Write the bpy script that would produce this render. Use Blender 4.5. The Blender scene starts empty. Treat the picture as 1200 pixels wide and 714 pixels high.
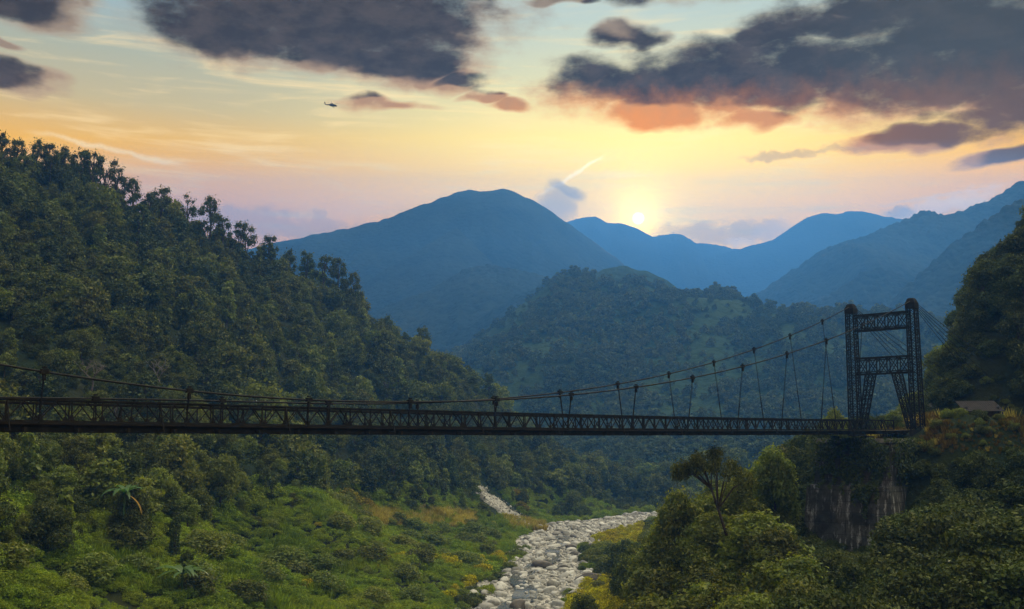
import bpy, bmesh, math, random
import numpy as np
from mathutils import Vector, Matrix

random.seed(7)
rng = np.random.default_rng(7)
S = bpy.context.scene
COL = S.collection
R = math.radians

# ------------------------------------------------------------------ camera
CAMZ = 32.0                      # the river bed lies near z = 2
PITCH = R(7.41)
cam_d = bpy.data.cameras.new('camera')
cam_d.sensor_width = 36.0
cam_d.lens = 36.0
cam_d.clip_start = 0.5
cam_d.clip_end = 30000
cam = bpy.data.objects.new('camera', cam_d)
cam.location = (0, 0, CAMZ)
cam.rotation_euler = (math.pi / 2 + PITCH, 0, 0)
COL.objects.link(cam)
S.camera = cam
CP, SP = math.cos(PITCH), math.sin(PITCH)


def ray(px, py):
    """world direction seen at a pixel of the 1200 x 714 photograph"""
    u, v = (px - 600) / 1200.0, (357 - py) / 1200.0
    return np.array([u, CP - v * SP, SP + v * CP])


def at(px, py, Y):
    d = ray(px, py)
    return np.array([0, 0, CAMZ]) + d * (Y / d[1])


def project(p):
    p = np.atleast_2d(np.asarray(p, float)) - np.array([0, 0, CAMZ])
    z = p[:, 1] * CP + p[:, 2] * SP
    v = -p[:, 1] * SP + p[:, 2] * CP
    z = np.where(z < 0.1, 0.1, z)
    return 600 + 1200 * p[:, 0] / z, 357 - 1200 * v / z, z


# ------------------------------------------------------------------ render settings
S.render.engine = 'CYCLES'
S.cycles.use_denoising = True
S.cycles.max_bounces = 6
S.cycles.diffuse_bounces = 3
S.cycles.transmission_bounces = 3
S.cycles.volume_bounces = 1
S.cycles.use_adaptive_sampling = True
S.cycles.adaptive_threshold = 0.02
S.cycles.sample_clamp_indirect = 6
S.view_settings.view_transform = 'Standard'
S.view_settings.look = 'None'
S.view_settings.gamma = 1
S.view_settings.exposure = -0.1
S.view_settings.use_curve_mapping = False


# ------------------------------------------------------------------ node helpers
class NT:
    """tiny expression builder for shader nodes"""

    def __init__(self, tree):
        self.t = tree

    def n(self, kind, **props):
        nd = self.t.nodes.new(kind)
        for k, v in props.items():
            setattr(nd, k, v)
        return nd

    def put(self, sock, v):
        if isinstance(v, E):
            v = v.s
        if isinstance(v, bpy.types.NodeSocket):
            self.t.links.new(v, sock)
        else:
            if isinstance(v, (tuple, list)) and len(v) == 3 and sock.type == 'RGBA':
                v = (*v, 1)
            sock.default_value = v

    def m(self, op, a, b=None, c=None, clamp=False):
        nd = self.n('ShaderNodeMath', operation=op, use_clamp=clamp)
        self.put(nd.inputs[0], a)
        if b is not None:
            self.put(nd.inputs[1], b)
        if c is not None:
            self.put(nd.inputs[2], c)
        return E(self, nd.outputs[0])

    def mix(self, f, a, b, blend='MIX'):
        nd = self.n('ShaderNodeMix', data_type='RGBA', blend_type=blend)
        nd.clamp_factor = True
        self.put(nd.inputs[0], f)
        self.put(nd.inputs[6], a)
        self.put(nd.inputs[7], b)
        return E(self, nd.outputs[2])

    def step(self, x, lo, hi, a=0.0, b=1.0, smooth=True):
        nd = self.n('ShaderNodeMapRange', interpolation_type='SMOOTHSTEP' if smooth else 'LINEAR')
        self.put(nd.inputs[0], x)
        for i, v in enumerate((lo, hi, a, b)):
            self.put(nd.inputs[i + 1], v)
        return E(self, nd.outputs[0])

    def xyz(self, x, y, z=0.0):
        nd = self.n('ShaderNodeCombineXYZ')
        for i, v in enumerate((x, y, z)):
            self.put(nd.inputs[i], v)
        return E(self, nd.outputs[0])

    def sep(self, v):
        nd = self.n('ShaderNodeSeparateXYZ')
        self.put(nd.inputs[0], v)
        return [E(self, o) for o in nd.outputs]

    def noise(self, vec, scale, detail=4.0, rough=0.5, dist=0.0, out=0):
        nd = self.n('ShaderNodeTexNoise')
        if vec is not None:
            self.put(nd.inputs['Vector'], vec)
        self.put(nd.inputs['Scale'], scale)
        self.put(nd.inputs['Detail'], detail)
        self.put(nd.inputs['Roughness'], rough)
        self.put(nd.inputs['Distortion'], dist)
        return E(self, nd.outputs[out])

    def ramp(self, f, stops, interp='LINEAR'):
        nd = self.n('ShaderNodeValToRGB')
        cr = nd.color_ramp
        cr.interpolation = interp
        while len(cr.elements) < len(stops):
            cr.elements.new(0.5)
        for el, (p, c) in zip(cr.elements, stops):
            el.position = p
            el.color = (*c, 1)
        self.put(nd.inputs[0], f)
        return E(self, nd.outputs[0])


class E:
    def __init__(self, b, s):
        self.b, self.s = b, s

    def __add__(self, o): return self.b.m('ADD', self, o)
    def __radd__(self, o): return self.b.m('ADD', o, self)
    def __sub__(self, o): return self.b.m('SUBTRACT', self, o)
    def __rsub__(self, o): return self.b.m('SUBTRACT', o, self)
    def __mul__(self, o): return self.b.m('MULTIPLY', self, o)
    def __rmul__(self, o): return self.b.m('MULTIPLY', o, self)
    def __truediv__(self, o): return self.b.m('DIVIDE', self, o)
    def max(self, o): return self.b.m('MAXIMUM', self, o)
    def min(self, o): return self.b.m('MINIMUM', self, o)
    def sqrt(self): return self.b.m('SQRT', self)
    def abs(self): return self.b.m('ABSOLUTE', self)
    def exp(self): return self.b.m('EXPONENT', self)
    def clamp(self): return self.b.m('ADD', self, 0.0, clamp=True)


# ------------------------------------------------------------------ sky
def deg_of(px, py):
    d = ray(px, py)
    d = d / np.linalg.norm(d)
    return math.degrees(math.atan2(d[0], d[1])), math.degrees(math.asin(d[2]))


PXD = 20.9                                        # pixels per degree near the picture centre
SUN_AZ, SUN_EL = deg_of(748, 256)

W = bpy.data.worlds.new('World')
S.world = W
W.use_nodes = True
wt = W.node_tree
wt.nodes.clear()

# -- cloud field as a function of (azimuth, elevation, 0) in degrees
# (px, py, rx, ry) of the cloud bodies
CLOUDS = [
    (390, 16, 225, 60), (265, 36, 95, 38), (470, 74, 105, 31), (400, 62, 90, 26),
    (518, 92, 42, 18), (455, 121, 72, 7), (566, 113, 30, 7), (598, 121, 34, 9),
    (25, 5, 85, 25), (22, 97, 50, 16), (10, 60, 28, 6),
    (880, 92, 235, 44), (715, 98, 78, 32), (1110, 84, 200, 48),
    (1040, 12, 175, 32), (1160, 30, 125, 42), (735, 42, 42, 14), (900, 45, 50, 20),
    (1190, 130, 72, 34), (775, 130, 72, 22), (890, 140, 40, 15),
    (1085, 159, 84, 14), (1180, 186, 58, 9),
    (860, -45, 290, 36), (300, -60, 370, 48), (655, 2, 55, 6),
]


def cloud_group(name, fine):
    cg = bpy.data.node_groups.new(name, 'ShaderNodeTree')
    cg.interface.new_socket('p', in_out='INPUT', socket_type='NodeSocketVector')
    cg.interface.new_socket('density', in_out='OUTPUT', socket_type='NodeSocketFloat')
    b = NT(cg)
    gi = b.n('NodeGroupInput')
    go = b.n('NodeGroupOutput')
    p = E(b, gi.outputs[0])

    def vm(op, *a):
        nd = b.n('ShaderNodeVectorMath', operation=op)
        for k, v in enumerate(a):
            b.put(nd.inputs[k], v)
        return E(b, nd.outputs['Value' if op == 'DOT_PRODUCT' else 'Vector'])
    ps = vm('MULTIPLY_ADD', p, (1, 1.7, 1), (0, 0, 3.3))
    wp = b.noise(ps, .22, 2, .55, out=1)
    q0 = vm('ADD', p, vm('MULTIPLY_ADD', wp, (4.2, 2.2, 0), (-2.1, -1.1, 0)))
    best = None
    for px, py, rx, ry in CLOUDS:
        a, e = deg_of(px, py)
        sx, sy = PXD / rx, PXD / ry
        q = vm('MULTIPLY_ADD', q0, (sx, sy, 0), (-a * sx, -e * sy, 0))
        g = vm('DOT_PRODUCT', q, q)
        best = g if best is None else best.min(g)
    B = 1.5 - best.min(2.8)
    D = B + (b.noise(ps, .42, 6 if fine else 3, .54) - .5) * 2.0
    if fine:
        D = D + (b.noise(vm('MULTIPLY', p, (.8, 2.6, 1)), 1.3, 5, .6) - .5) * .4
    b.put(go.inputs[0], b.step(D, -0.05, 1.2))
    return cg


CG_FINE, CG_SOFT = cloud_group('cloud_field', True), cloud_group('cloud_field_soft', False)

w = NT(wt)
tc = w.n('ShaderNodeTexCoord')
dirv = E(w, tc.outputs['Generated'])
dx, dy, dz = w.sep(dirv)
az = w.m('ARCTAN2', dx, dy) * (180 / math.pi)
el = w.m('ARCSINE', dz) * (180 / math.pi)


def cloud(a, e, g):
    nd = w.n('ShaderNodeGroup', node_tree=g)
    w.put(nd.inputs[0], w.xyz(a, e))
    return E(w, nd.outputs[0])


# angular distance to the sun
sd = np.array([math.sin(R(SUN_AZ)) * math.cos(R(SUN_EL)), math.cos(R(SUN_AZ)) * math.cos(R(SUN_EL)), math.sin(R(SUN_EL))])
cosang = dx * sd[0] + dy * sd[1] + dz * sd[2]
ang = w.m('ARCCOSINE', cosang.min(1.0)) * (180 / math.pi)
sa, se = az - SUN_AZ, el - SUN_EL
# flattened distance: the glow spreads further sideways than upwards
flat = (sa * sa * 0.30 + se * se * 1.0).sqrt()

# clear-sky gradient by elevation
def elramp(stops):
    return w.ramp(w.step(el, 0, 60, smooth=False), [(e_ / 60.0, c_) for e_, c_ in stops])


HIGH = [(28, (.52, .60, .60)), (40, (.82, .83, .74)), (60, (1.0, .97, .82))]  # sky above the view, brightened to lift the foreground
grad = elramp([(0, (1.6, .55, .0)), (8, (2.1, .85, .0)), (12, (1.95, .82, .0)), (14.5, (1.35, .70, .02)), (16, (1.05, .72, .20)), (18, (.85, .70, .32)), (20, (.62, .62, .42)),
               (23, (.44, .57, .56))] + HIGH)
# a duller, cooler sky away from the sun
side = w.step(sa.abs(), 5, 25)
grad = w.mix(side, grad, elramp([(0, (1.5, .52, .0)), (12, (1.45, .52, .0)), (15, (1.05, .52, .03)), (17.5, (.64, .51, .26)), (20, (.46, .48, .36)), (23, (.35, .49, .54))] + HIGH))
# added bright sky lobe, out of view to the right: soft light for the left slope
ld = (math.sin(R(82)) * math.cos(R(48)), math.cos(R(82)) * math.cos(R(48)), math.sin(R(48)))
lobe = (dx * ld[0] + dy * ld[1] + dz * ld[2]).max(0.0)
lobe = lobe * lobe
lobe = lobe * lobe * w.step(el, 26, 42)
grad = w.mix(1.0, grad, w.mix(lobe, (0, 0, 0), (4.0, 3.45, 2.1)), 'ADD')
nish = w.n('ShaderNodeTexSky', sky_type='NISHITA')
nish.sun_disc = False
nish.sun_elevation = R(SUN_EL)
nish.sun_rotation = R(SUN_AZ)
nish.air_density = 1.2
nish.dust_density = 2.0
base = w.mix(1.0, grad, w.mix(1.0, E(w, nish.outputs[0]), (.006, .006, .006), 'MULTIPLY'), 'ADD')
# thin cirrus, drawn out sideways
c1 = w.noise(w.xyz(az * 0.16 + el * 0.06, el * 1.05, 1.7), 1.0, 6, 0.55, 0.6)
c2 = w.noise(w.xyz(az * 0.10 - el * 0.05, el * 2.4, 5.1), 1.0, 4, 0.5, 0.4)
cir = w.step(c1 * 0.65 + c2 * 0.35, .47, .70)
cir = cir * w.step(el, 28, 20) * w.step(sa.abs(), 60, 25)
base = w.mix(cir * 0.55, base, (1.25, .92, .45))
# the warm glow round the sun
glow = (w.m('MULTIPLY', flat, -1 / 4.6)).exp()
core = (w.m('MULTIPLY', ang, -1 / 0.9)).exp()
base = w.mix(1.0, base, w.mix(glow, (0, 0, 0), (.55, .60, .10)), 'ADD')
base = w.mix(1.0, base, w.mix(core, (0, 0, 0), (4.0, 3.0, .5)), 'ADD')
# vapour trail climbing to the right above the summit


NZ = w.sep(w.noise(w.xyz(az, el, 2.0), 1.0, 4, .55, out=1))


def streak(base, p0, p1, wid, col, f):
    (a0, e0), (a1, e1) = deg_of(*p0), deg_of(*p1)
    L = math.hypot(a1 - a0, e1 - e0)
    tx, ty = (a1 - a0) / L, (e1 - e0) / L
    wob = (NZ[2] - 0.5) * 0.5
    al = (az - a0) * tx + (el - e0) * ty
    ac = (az - a0) * (-ty) + (el - e0) * tx + wob
    m = w.step(ac.abs(), wid, 0.0) * w.step(al, 0, L * .35) * w.step(al, L, L * .8)
    return w.mix(m * f, base, col)


base = streak(base, (622, 236), (712, 178), .16, (2.2, 1.75, 1.05), .55)
base = streak(base, (20, 150), (230, 196), .22, (1.2, 1.0, .66), .5)
base = streak(base, (1000, 246), (1200, 212), .14, (1.4, 1.0, .75), .4)

# clouds: dark body, edges lit from the sun's side
d0 = cloud(az, el, CG_FINE)
# only the cloud bases low over the sun burn orange, the higher ones just get a pale edge
low = w.step(se + (NZ[0] - .5) * 2.4, 7.6, 4.2) * (w.m('MULTIPLY', sa.abs(), -1 / 9.0)).exp()
mid_ = w.step(se, 11.0, 4.0) * (w.m('MULTIPLY', sa.abs(), -1 / 16.0)).exp()
L = (sa * sa + se * se).sqrt().max(0.5)
d1 = cloud(az - sa / L * 1.5, el - se / L * 1.5, CG_SOFT)
thick = d0 * 0.5 + d1 * 0.5
lit = w.step(thick, 0.90, 0.30)
body_n = w.noise(w.xyz(az, el * 2.0, 7.7), 0.55, 5, 0.55)
dark = w.mix(w.step(body_n, .35, .7), (.050, .034, .026), (.095, .066, .050))
dark = w.mix(w.step(az, 12, 24) * .6, dark, (.08, .075, .06))
rim = w.mix(mid_, (.50, .38, .26), (1.3, .52, .10))
ccol = w.mix(lit * .9, dark, rim)
ccol = w.mix(low * .85, ccol, (1.15, .36, .035))
sky = w.mix(d0, base, ccol)

# small grey puffs in front of the glow, pale low banks behind the ridges


def puff(sky, px, py, rx, ry, tilt, col, f, rough=1.0):
    a, e = deg_of(px, py)
    ct, st = math.cos(R(tilt)), math.sin(R(tilt))
    nn = NZ
    da, de = az - a + (nn[0] - .5) * rough, el - e + (nn[1] - .5) * rough * .8
    u = da * (ct / (rx / PXD)) + de * (-st / (rx / PXD))
    v = da * (st / (ry / PXD)) + de * (ct / (ry / PXD))
    m = w.step(u * u + v * v, 1.7, .1)
    return w.mix(m * f, sky, col)


sky = puff(sky, 650, 243, 26, 22, 0, (.60, .47, .36), .7, 1.3)
sky = puff(sky, 664, 224, 22, 8, 28, (.52, .43, .36), .75, 1.1)
sky = puff(sky, 850, 275, 75, 16, 0, (.62, .46, .34), .55, 2.6)
sky = puff(sky, 868, 285, 22, 8, 12, (1.7, 1.2, .75), .6, 1.6)
sky = puff(sky, 905, 272, 26, 12, -20, (1.3, .9, .6), .5, 2.0)
sky = puff(sky, 1095, 244, 66, 9, -12, (1.6, 1.1, .75), .65, 1.8)
sky = puff(sky, 1056, 249, 16, 6, 0, (.42, .38, .38), .6, 1.2)
sky = puff(sky, 915, 181, 42, 5, 0, (.62, .36, .20), .55, 1.4)
sky = puff(sky, 985, 175, 34, 4, 4, (.62, .38, .22), .4, 1.4)
sky = puff(sky, 320, 264, 190, 16, 4, (.50, .33, .24), .45, 3.0)
# the disc itself
disc = w.step(ang, .38, .16)
sky = w.mix(disc, sky, (8.0, 7.0, 4.2))
# below the horizon: dim ground colour
sky = w.mix(w.step(el, 1.0, -3.0), sky, (.10, .12, .10))
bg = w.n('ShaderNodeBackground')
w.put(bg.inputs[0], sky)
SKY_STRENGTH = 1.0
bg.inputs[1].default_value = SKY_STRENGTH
wo = w.n('ShaderNodeOutputWorld')
wt.links.new(bg.outputs[0], wo.inputs[0])
W.cycles.sampling_method = 'NONE'
W.cycles.sample_map_resolution = 512

# ------------------------------------------------------------------ sun
sl = bpy.data.lights.new('sun', 'SUN')
sl.energy = 4.0
sl.angle = R(1.5)
sl.color = (1.0, .80, .55)
sun = bpy.data.objects.new('sun', sl)
LAMP_EL = R(SUN_EL + 3.5)      # raised above the drawn disc to light more of the valley haze
lv = Vector((math.sin(R(SUN_AZ)) * math.cos(LAMP_EL), math.cos(R(SUN_AZ)) * math.cos(LAMP_EL), math.sin(LAMP_EL)))
sun.rotation_euler = (-lv).to_track_quat('-Z', 'Y').to_euler()
sun.location = (60, 400, 600)
COL.objects.link(sun)


# ------------------------------------------------------------------ object helpers
def tag(o, label=None, cat=None, group=None, kind=None):
    if label: o['label'] = label
    if cat: o['category'] = cat
    if group: o['group'] = group
    if kind: o['kind'] = kind
    return o


def link(name, me, parent=None, mat=None):
    o = bpy.data.objects.new(name, me)
    COL.objects.link(o)
    if parent is not None:
        o.parent = parent
    if mat is not None and me is not None and not me.materials:
        me.materials.append(mat)
    return o


def empty(name, loc, rz=0.0, scale=1.0):
    o = bpy.data.objects.new(name, None)
    o.empty_display_size = 0.3
    o.location = loc
    o.rotation_euler = (0, 0, rz)
    o.scale = (scale,) * 3
    COL.objects.link(o)
    return o


def quads_mesh(name, verts, faces_n4, mats=(), smooth=False, midx=None):
    """fast mesh from numpy arrays: verts (n,3), faces (m,k)"""
    verts = np.asarray(verts, np.float32)
    f = np.asarray(faces_n4, np.int32)
    me = bpy.data.meshes.new(name)
    me.vertices.add(len(verts))
    me.vertices.foreach_set('co', verts.ravel())
    k = f.shape[1]
    me.loops.add(f.size)
    me.loops.foreach_set('vertex_index', f.ravel())
    me.polygons.add(len(f))
    me.polygons.foreach_set('loop_start', np.arange(len(f), dtype=np.int32) * k)
    me.polygons.foreach_set('loop_total', np.full(len(f), k, np.int32))
    for m in mats:
        me.materials.append(m)
    if midx is not None:
        me.polygons.foreach_set('material_index', np.asarray(midx, np.int32))
    me.polygons.foreach_set('use_smooth', np.full(len(f), smooth, bool))
    me.update(calc_edges=True)
    return me


class MB:
    """collects bars, boxes, tubes into one mesh"""

    def __init__(self):
        self.v, self.f = [], []

    def add(self, vs, fs):
        o = len(self.v)
        self.v += [tuple(v) for v in vs]
        self.f += [tuple(i + o for i in f) for f in fs]

    def bar(self, p, q, wd, ht=None, up=(0, 0, 1)):
        """rectangular bar from p to q, wd wide and ht high"""
        ht = wd if ht is None else ht
        p, q = Vector(p), Vector(q)
        t = (q - p).normalized()
        up = Vector(up)
        if abs(t.dot(up)) > .95:
            up = Vector((1, .3, 0)).normalized()
        s = t.cross(up).normalized()
        n = s.cross(t).normalized()
        vs = []
        for c in (p, q):
            for i, j in ((-1, -1), (1, -1), (1, 1), (-1, 1)):
                vs.append(c + s * (i * wd / 2) + n * (j * ht / 2))
        self.add(vs, [(3, 2, 1, 0), (4, 5, 6, 7), (0, 1, 5, 4), (1, 2, 6, 5), (2, 3, 7, 6), (3, 0, 4, 7)])
        return self

    def tube(self, pts, rad, n=8, caps=True):
        pts = [Vector(p) for p in pts]
        rr = rad if hasattr(rad, '__len__') else [rad] * len(pts)
        vs, fs = [], []
        prev = None
        for i, p in enumerate(pts):
            t = (pts[min(i + 1, len(pts) - 1)] - pts[max(i - 1, 0)]).normalized()
            ref = Vector((0, 0, 1)) if abs(t.z) < .9 else Vector((1, 0, 0))
            if prev is not None:
                ref = prev
            s = t.cross(ref)
            if s.length < 1e-4:
                s = t.cross(Vector((0, 1, 0)))
            s.normalize()
            nn = s.cross(t).normalized()
            prev = nn
            for k in range(n):
                a = 2 * math.pi * k / n
                vs.append(p + (s * math.cos(a) + nn * math.sin(a)) * rr[i])
        for i in range(len(pts) - 1):
            for k in range(n):
                a, c = i * n + k, i * n + (k + 1) % n
                fs.append((a, c, c + n, a + n))
        if caps:
            fs.append(tuple(range(n - 1, -1, -1)))
            fs.append(tuple(range((len(pts) - 1) * n, len(pts) * n)))
        self.add(vs, fs)
        return self

    def hull(self, bottom, top):
        """prism between two equally long loops"""
        n = len(bottom)
        vs = list(bottom) + list(top)
        fs = [tuple(range(n - 1, -1, -1)), tuple(range(n, 2 * n))]
        fs += [(i, (i + 1) % n, (i + 1) % n + n, i + n) for i in range(n)]
        self.add(vs, fs)
        return self

    def build(self, name, mat, parent=None, smooth=False):
        me = bpy.data.meshes.new(name)
        me.from_pydata(self.v, [], self.f)
        bm = bmesh.new()
        bm.from_mesh(me)
        bmesh.ops.recalc_face_normals(bm, faces=bm.faces)
        bm.to_mesh(me)
        bm.free()
        if smooth:
            me.polygons.foreach_set('use_smooth', np.full(len(me.polygons), True))
        return link(name, me, parent, mat)


# ------------------------------------------------------------------ smooth value noise in numpy
def _hash(ix, iy, seed):
    h = (ix.astype(np.int64) * 374761393 + iy.astype(np.int64) * 668265263 + seed * 974634777) & 0xffffffff
    h = ((h ^ (h >> 13)) * 1274126177) & 0xffffffff
    h = h ^ (h >> 16)
    return (h & 0xffffff) / float(0xffffff)


def vnoise(x, y, seed=0):
    x, y = np.asarray(x, float), np.asarray(y, float)
    ix, iy = np.floor(x), np.floor(y)
    fx, fy = x - ix, y - iy
    fx, fy = fx * fx * fx * (fx * (fx * 6 - 15) + 10), fy * fy * fy * (fy * (fy * 6 - 15) + 10)
    a, b_ = _hash(ix, iy, seed), _hash(ix + 1, iy, seed)
    c, d = _hash(ix, iy + 1, seed), _hash(ix + 1, iy + 1, seed)
    return (a * (1 - fx) + b_ * fx) * (1 - fy) + (c * (1 - fx) + d * fx) * fy * 1.0


def fbm(x, y, octs=4, seed=0, gain=.5):
    s, amp, tot = 0, 1.0, 0
    for o in range(octs):
        s = s + amp * vnoise(np.asarray(x) * 2 ** o + 17.3 * o, np.asarray(y) * 2 ** o - 9.1 * o, seed + o)
        tot += amp
        amp *= gain
    return s / tot


def ridged(x, y, octs=4, seed=0):
    s, amp, tot = 0, 1.0, 0
    for o in range(octs):
        n_ = 1 - np.abs(2 * vnoise(np.asarray(x) * 2 ** o + 5.7 * o, np.asarray(y) * 2 ** o + 3.3 * o, seed + o) - 1)
        s = s + amp * n_
        tot += amp
        amp *= .5
    return s / tot


class RBF:
    """height field through scattered control points (linear kernel)"""

    def __init__(self, pts, smooth=0.0):
        p = np.asarray(pts, float)
        self.c = p[:, :2]
        n = len(p)
        d = np.linalg.norm(self.c[:, None] - self.c[None], axis=2)
        M = np.zeros((n + 3, n + 3))
        M[:n, :n] = np.sqrt(d * d + 9.0) - 3.0 + np.eye(n) * smooth
        M[:n, n] = 1
        M[:n, n + 1:] = self.c
        M[n, :n] = 1
        M[n + 1:, :n] = self.c.T
        self.w = np.linalg.solve(M, np.concatenate([p[:, 2], np.zeros(3)]))

    def __call__(self, x, y):
        x, y = np.asarray(x, float), np.asarray(y, float)
        sh = x.shape
        q = np.stack([x.ravel(), y.ravel()], 1)
        out = np.empty(len(q))
        n = len(self.c)
        for i in range(0, len(q), 20000):
            b_ = q[i:i + 20000]
            d = np.sqrt(((b_[:, None] - self.c[None]) ** 2).sum(2) + 9.0) - 3.0
            out[i:i + 20000] = d @ self.w[:n] + self.w[n] + b_ @ self.w[n + 1:]
        return out.reshape(sh)
# ================================================================== materials of the setting
def new_mat(name):
    m = bpy.data.materials.new(name)
    m.use_nodes = True
    m.node_tree.nodes.clear()
    return m, NT(m.node_tree)


def finish(m, b, shader):
    o = b.n('ShaderNodeOutputMaterial')
    b.t.links.new(shader, o.inputs[0])
    return m


def principled(b, col, rough=.8, metal=0.0, spec=.3, normal=None):
    p = b.n('ShaderNodeBsdfPrincipled')
    b.put(p.inputs['Base Color'], col)
    b.put(p.inputs['Roughness'], rough)
    b.put(p.inputs['Metallic'], metal)
    b.put(p.inputs['Specular IOR Level'], spec)
    if normal is not None:
        b.put(p.inputs['Normal'], normal)
    return p.outputs[0]


def bump(b, h, strength, dist):
    n = b.n('ShaderNodeBump')
    b.put(n.inputs['Strength'], strength)
    b.put(n.inputs['Distance'], dist)
    b.put(n.inputs['Height'], h)
    return E(b, n.outputs[0])


def objco(b):
    return E(b, b.n('ShaderNodeTexCoord').outputs['Object'])


def geopos(b):
    return E(b, b.n('ShaderNodeNewGeometry').outputs['Position'])


def mat_soil():
    m, b = new_mat('undergrowth_soil')
    p = geopos(b)
    n1 = b.noise(p, .06, 5, .6)
    n2 = b.noise(p, .9, 6, .65)
    c = b.mix(b.step(n1, .35, .65), (.014, .023, .007), (.026, .030, .011))
    c = b.mix(b.step(n2, .45, .75) * .6, c, (.012, .013, .007))
    return finish(m, b, principled(b, c, .95, 0, .1, bump(b, n2, .9, .6)))


def mat_bed():
    m, b = new_mat('river_gravel')
    p = geopos(b)
    v = b.n('ShaderNodeTexVoronoi')
    b.put(v.inputs['Vector'], p)
    b.put(v.inputs['Scale'], 2.6)
    dist, vc = E(b, v.outputs['Distance']), E(b, v.outputs['Color'])
    g = b.sep(vc)[0]
    c = b.mix(g, (.20, .19, .165), (.50, .48, .43))
    n = b.noise(p, .35, 5, .6)
    c = b.mix(b.step(n, .5, .68) * .7, c, (.10, .095, .075))
    return finish(m, b, principled(b, c, .8, 0, .3, bump(b, dist * -1.0, 1.0, .35)))


def mat_hill(name, c0, c1, c2, scale, crown=.085, bumpd=5.0):
    """wooded mountainside seen from far: crowns a few metres across"""
    m, b = new_mat(name)
    p = geopos(b)
    n1 = b.noise(p, scale, 6, .6)
    v = b.n('ShaderNodeTexVoronoi')
    b.put(v.inputs['Vector'], p)
    b.put(v.inputs['Scale'], crown)
    d, vc = E(b, v.outputs['Distance']), b.sep(E(b, v.outputs['Color']))
    n2 = b.noise(p, crown * 3.0, 3, .6)
    c = b.mix(b.step(n1, .38, .64), c0, c1)
    c = b.mix(vc[0] * .55, c, c2)
    hgt = (1.0 - d) * .7 + n2 * .45
    return finish(m, b, principled(b, c, .95, 0, .05, bump(b, hgt, 1.0, bumpd)))


M_SOIL = mat_soil()
M_BED = mat_bed()
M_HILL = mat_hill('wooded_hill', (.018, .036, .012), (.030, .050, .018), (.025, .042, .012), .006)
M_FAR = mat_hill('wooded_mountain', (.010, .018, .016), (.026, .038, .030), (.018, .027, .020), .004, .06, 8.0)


# ================================================================== near terrain
def rel(px, py, Y, drop=0.0):
    p = at(px, py, Y)
    return (p[0], p[1], p[2] - drop)


RIVER = [(-26, 60, 17), (-18, 110, 17), (-8, 150, 17), (-0.5, 179, 20), (5, 215, 24), (10, 263, 20), (13, 308, 24),
         (25, 353, 30), (62, 400, 30), (110, 440, 26), (190, 480, 24)]   # (x, y, width)


def river_dist(x, y):
    """distance from the river's centre line and local half width"""
    x, y = np.asarray(x, float), np.asarray(y, float)
    best = np.full(x.shape, 1e9)
    hw = np.zeros(x.shape)
    for (x0, y0, w0), (x1, y1, w1) in zip(RIVER[:-1], RIVER[1:]):
        dx_, dy_ = x1 - x0, y1 - y0
        t = np.clip(((x - x0) * dx_ + (y - y0) * dy_) / (dx_ * dx_ + dy_ * dy_), 0, 1)
        d = np.hypot(x - (x0 + t * dx_), y - (y0 + t * dy_))
        m = d < best
        best = np.where(m, d, best)
        hw = np.where(m, (w0 + t * (w1 - w0)) / 2, hw)
    return best, hw


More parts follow.
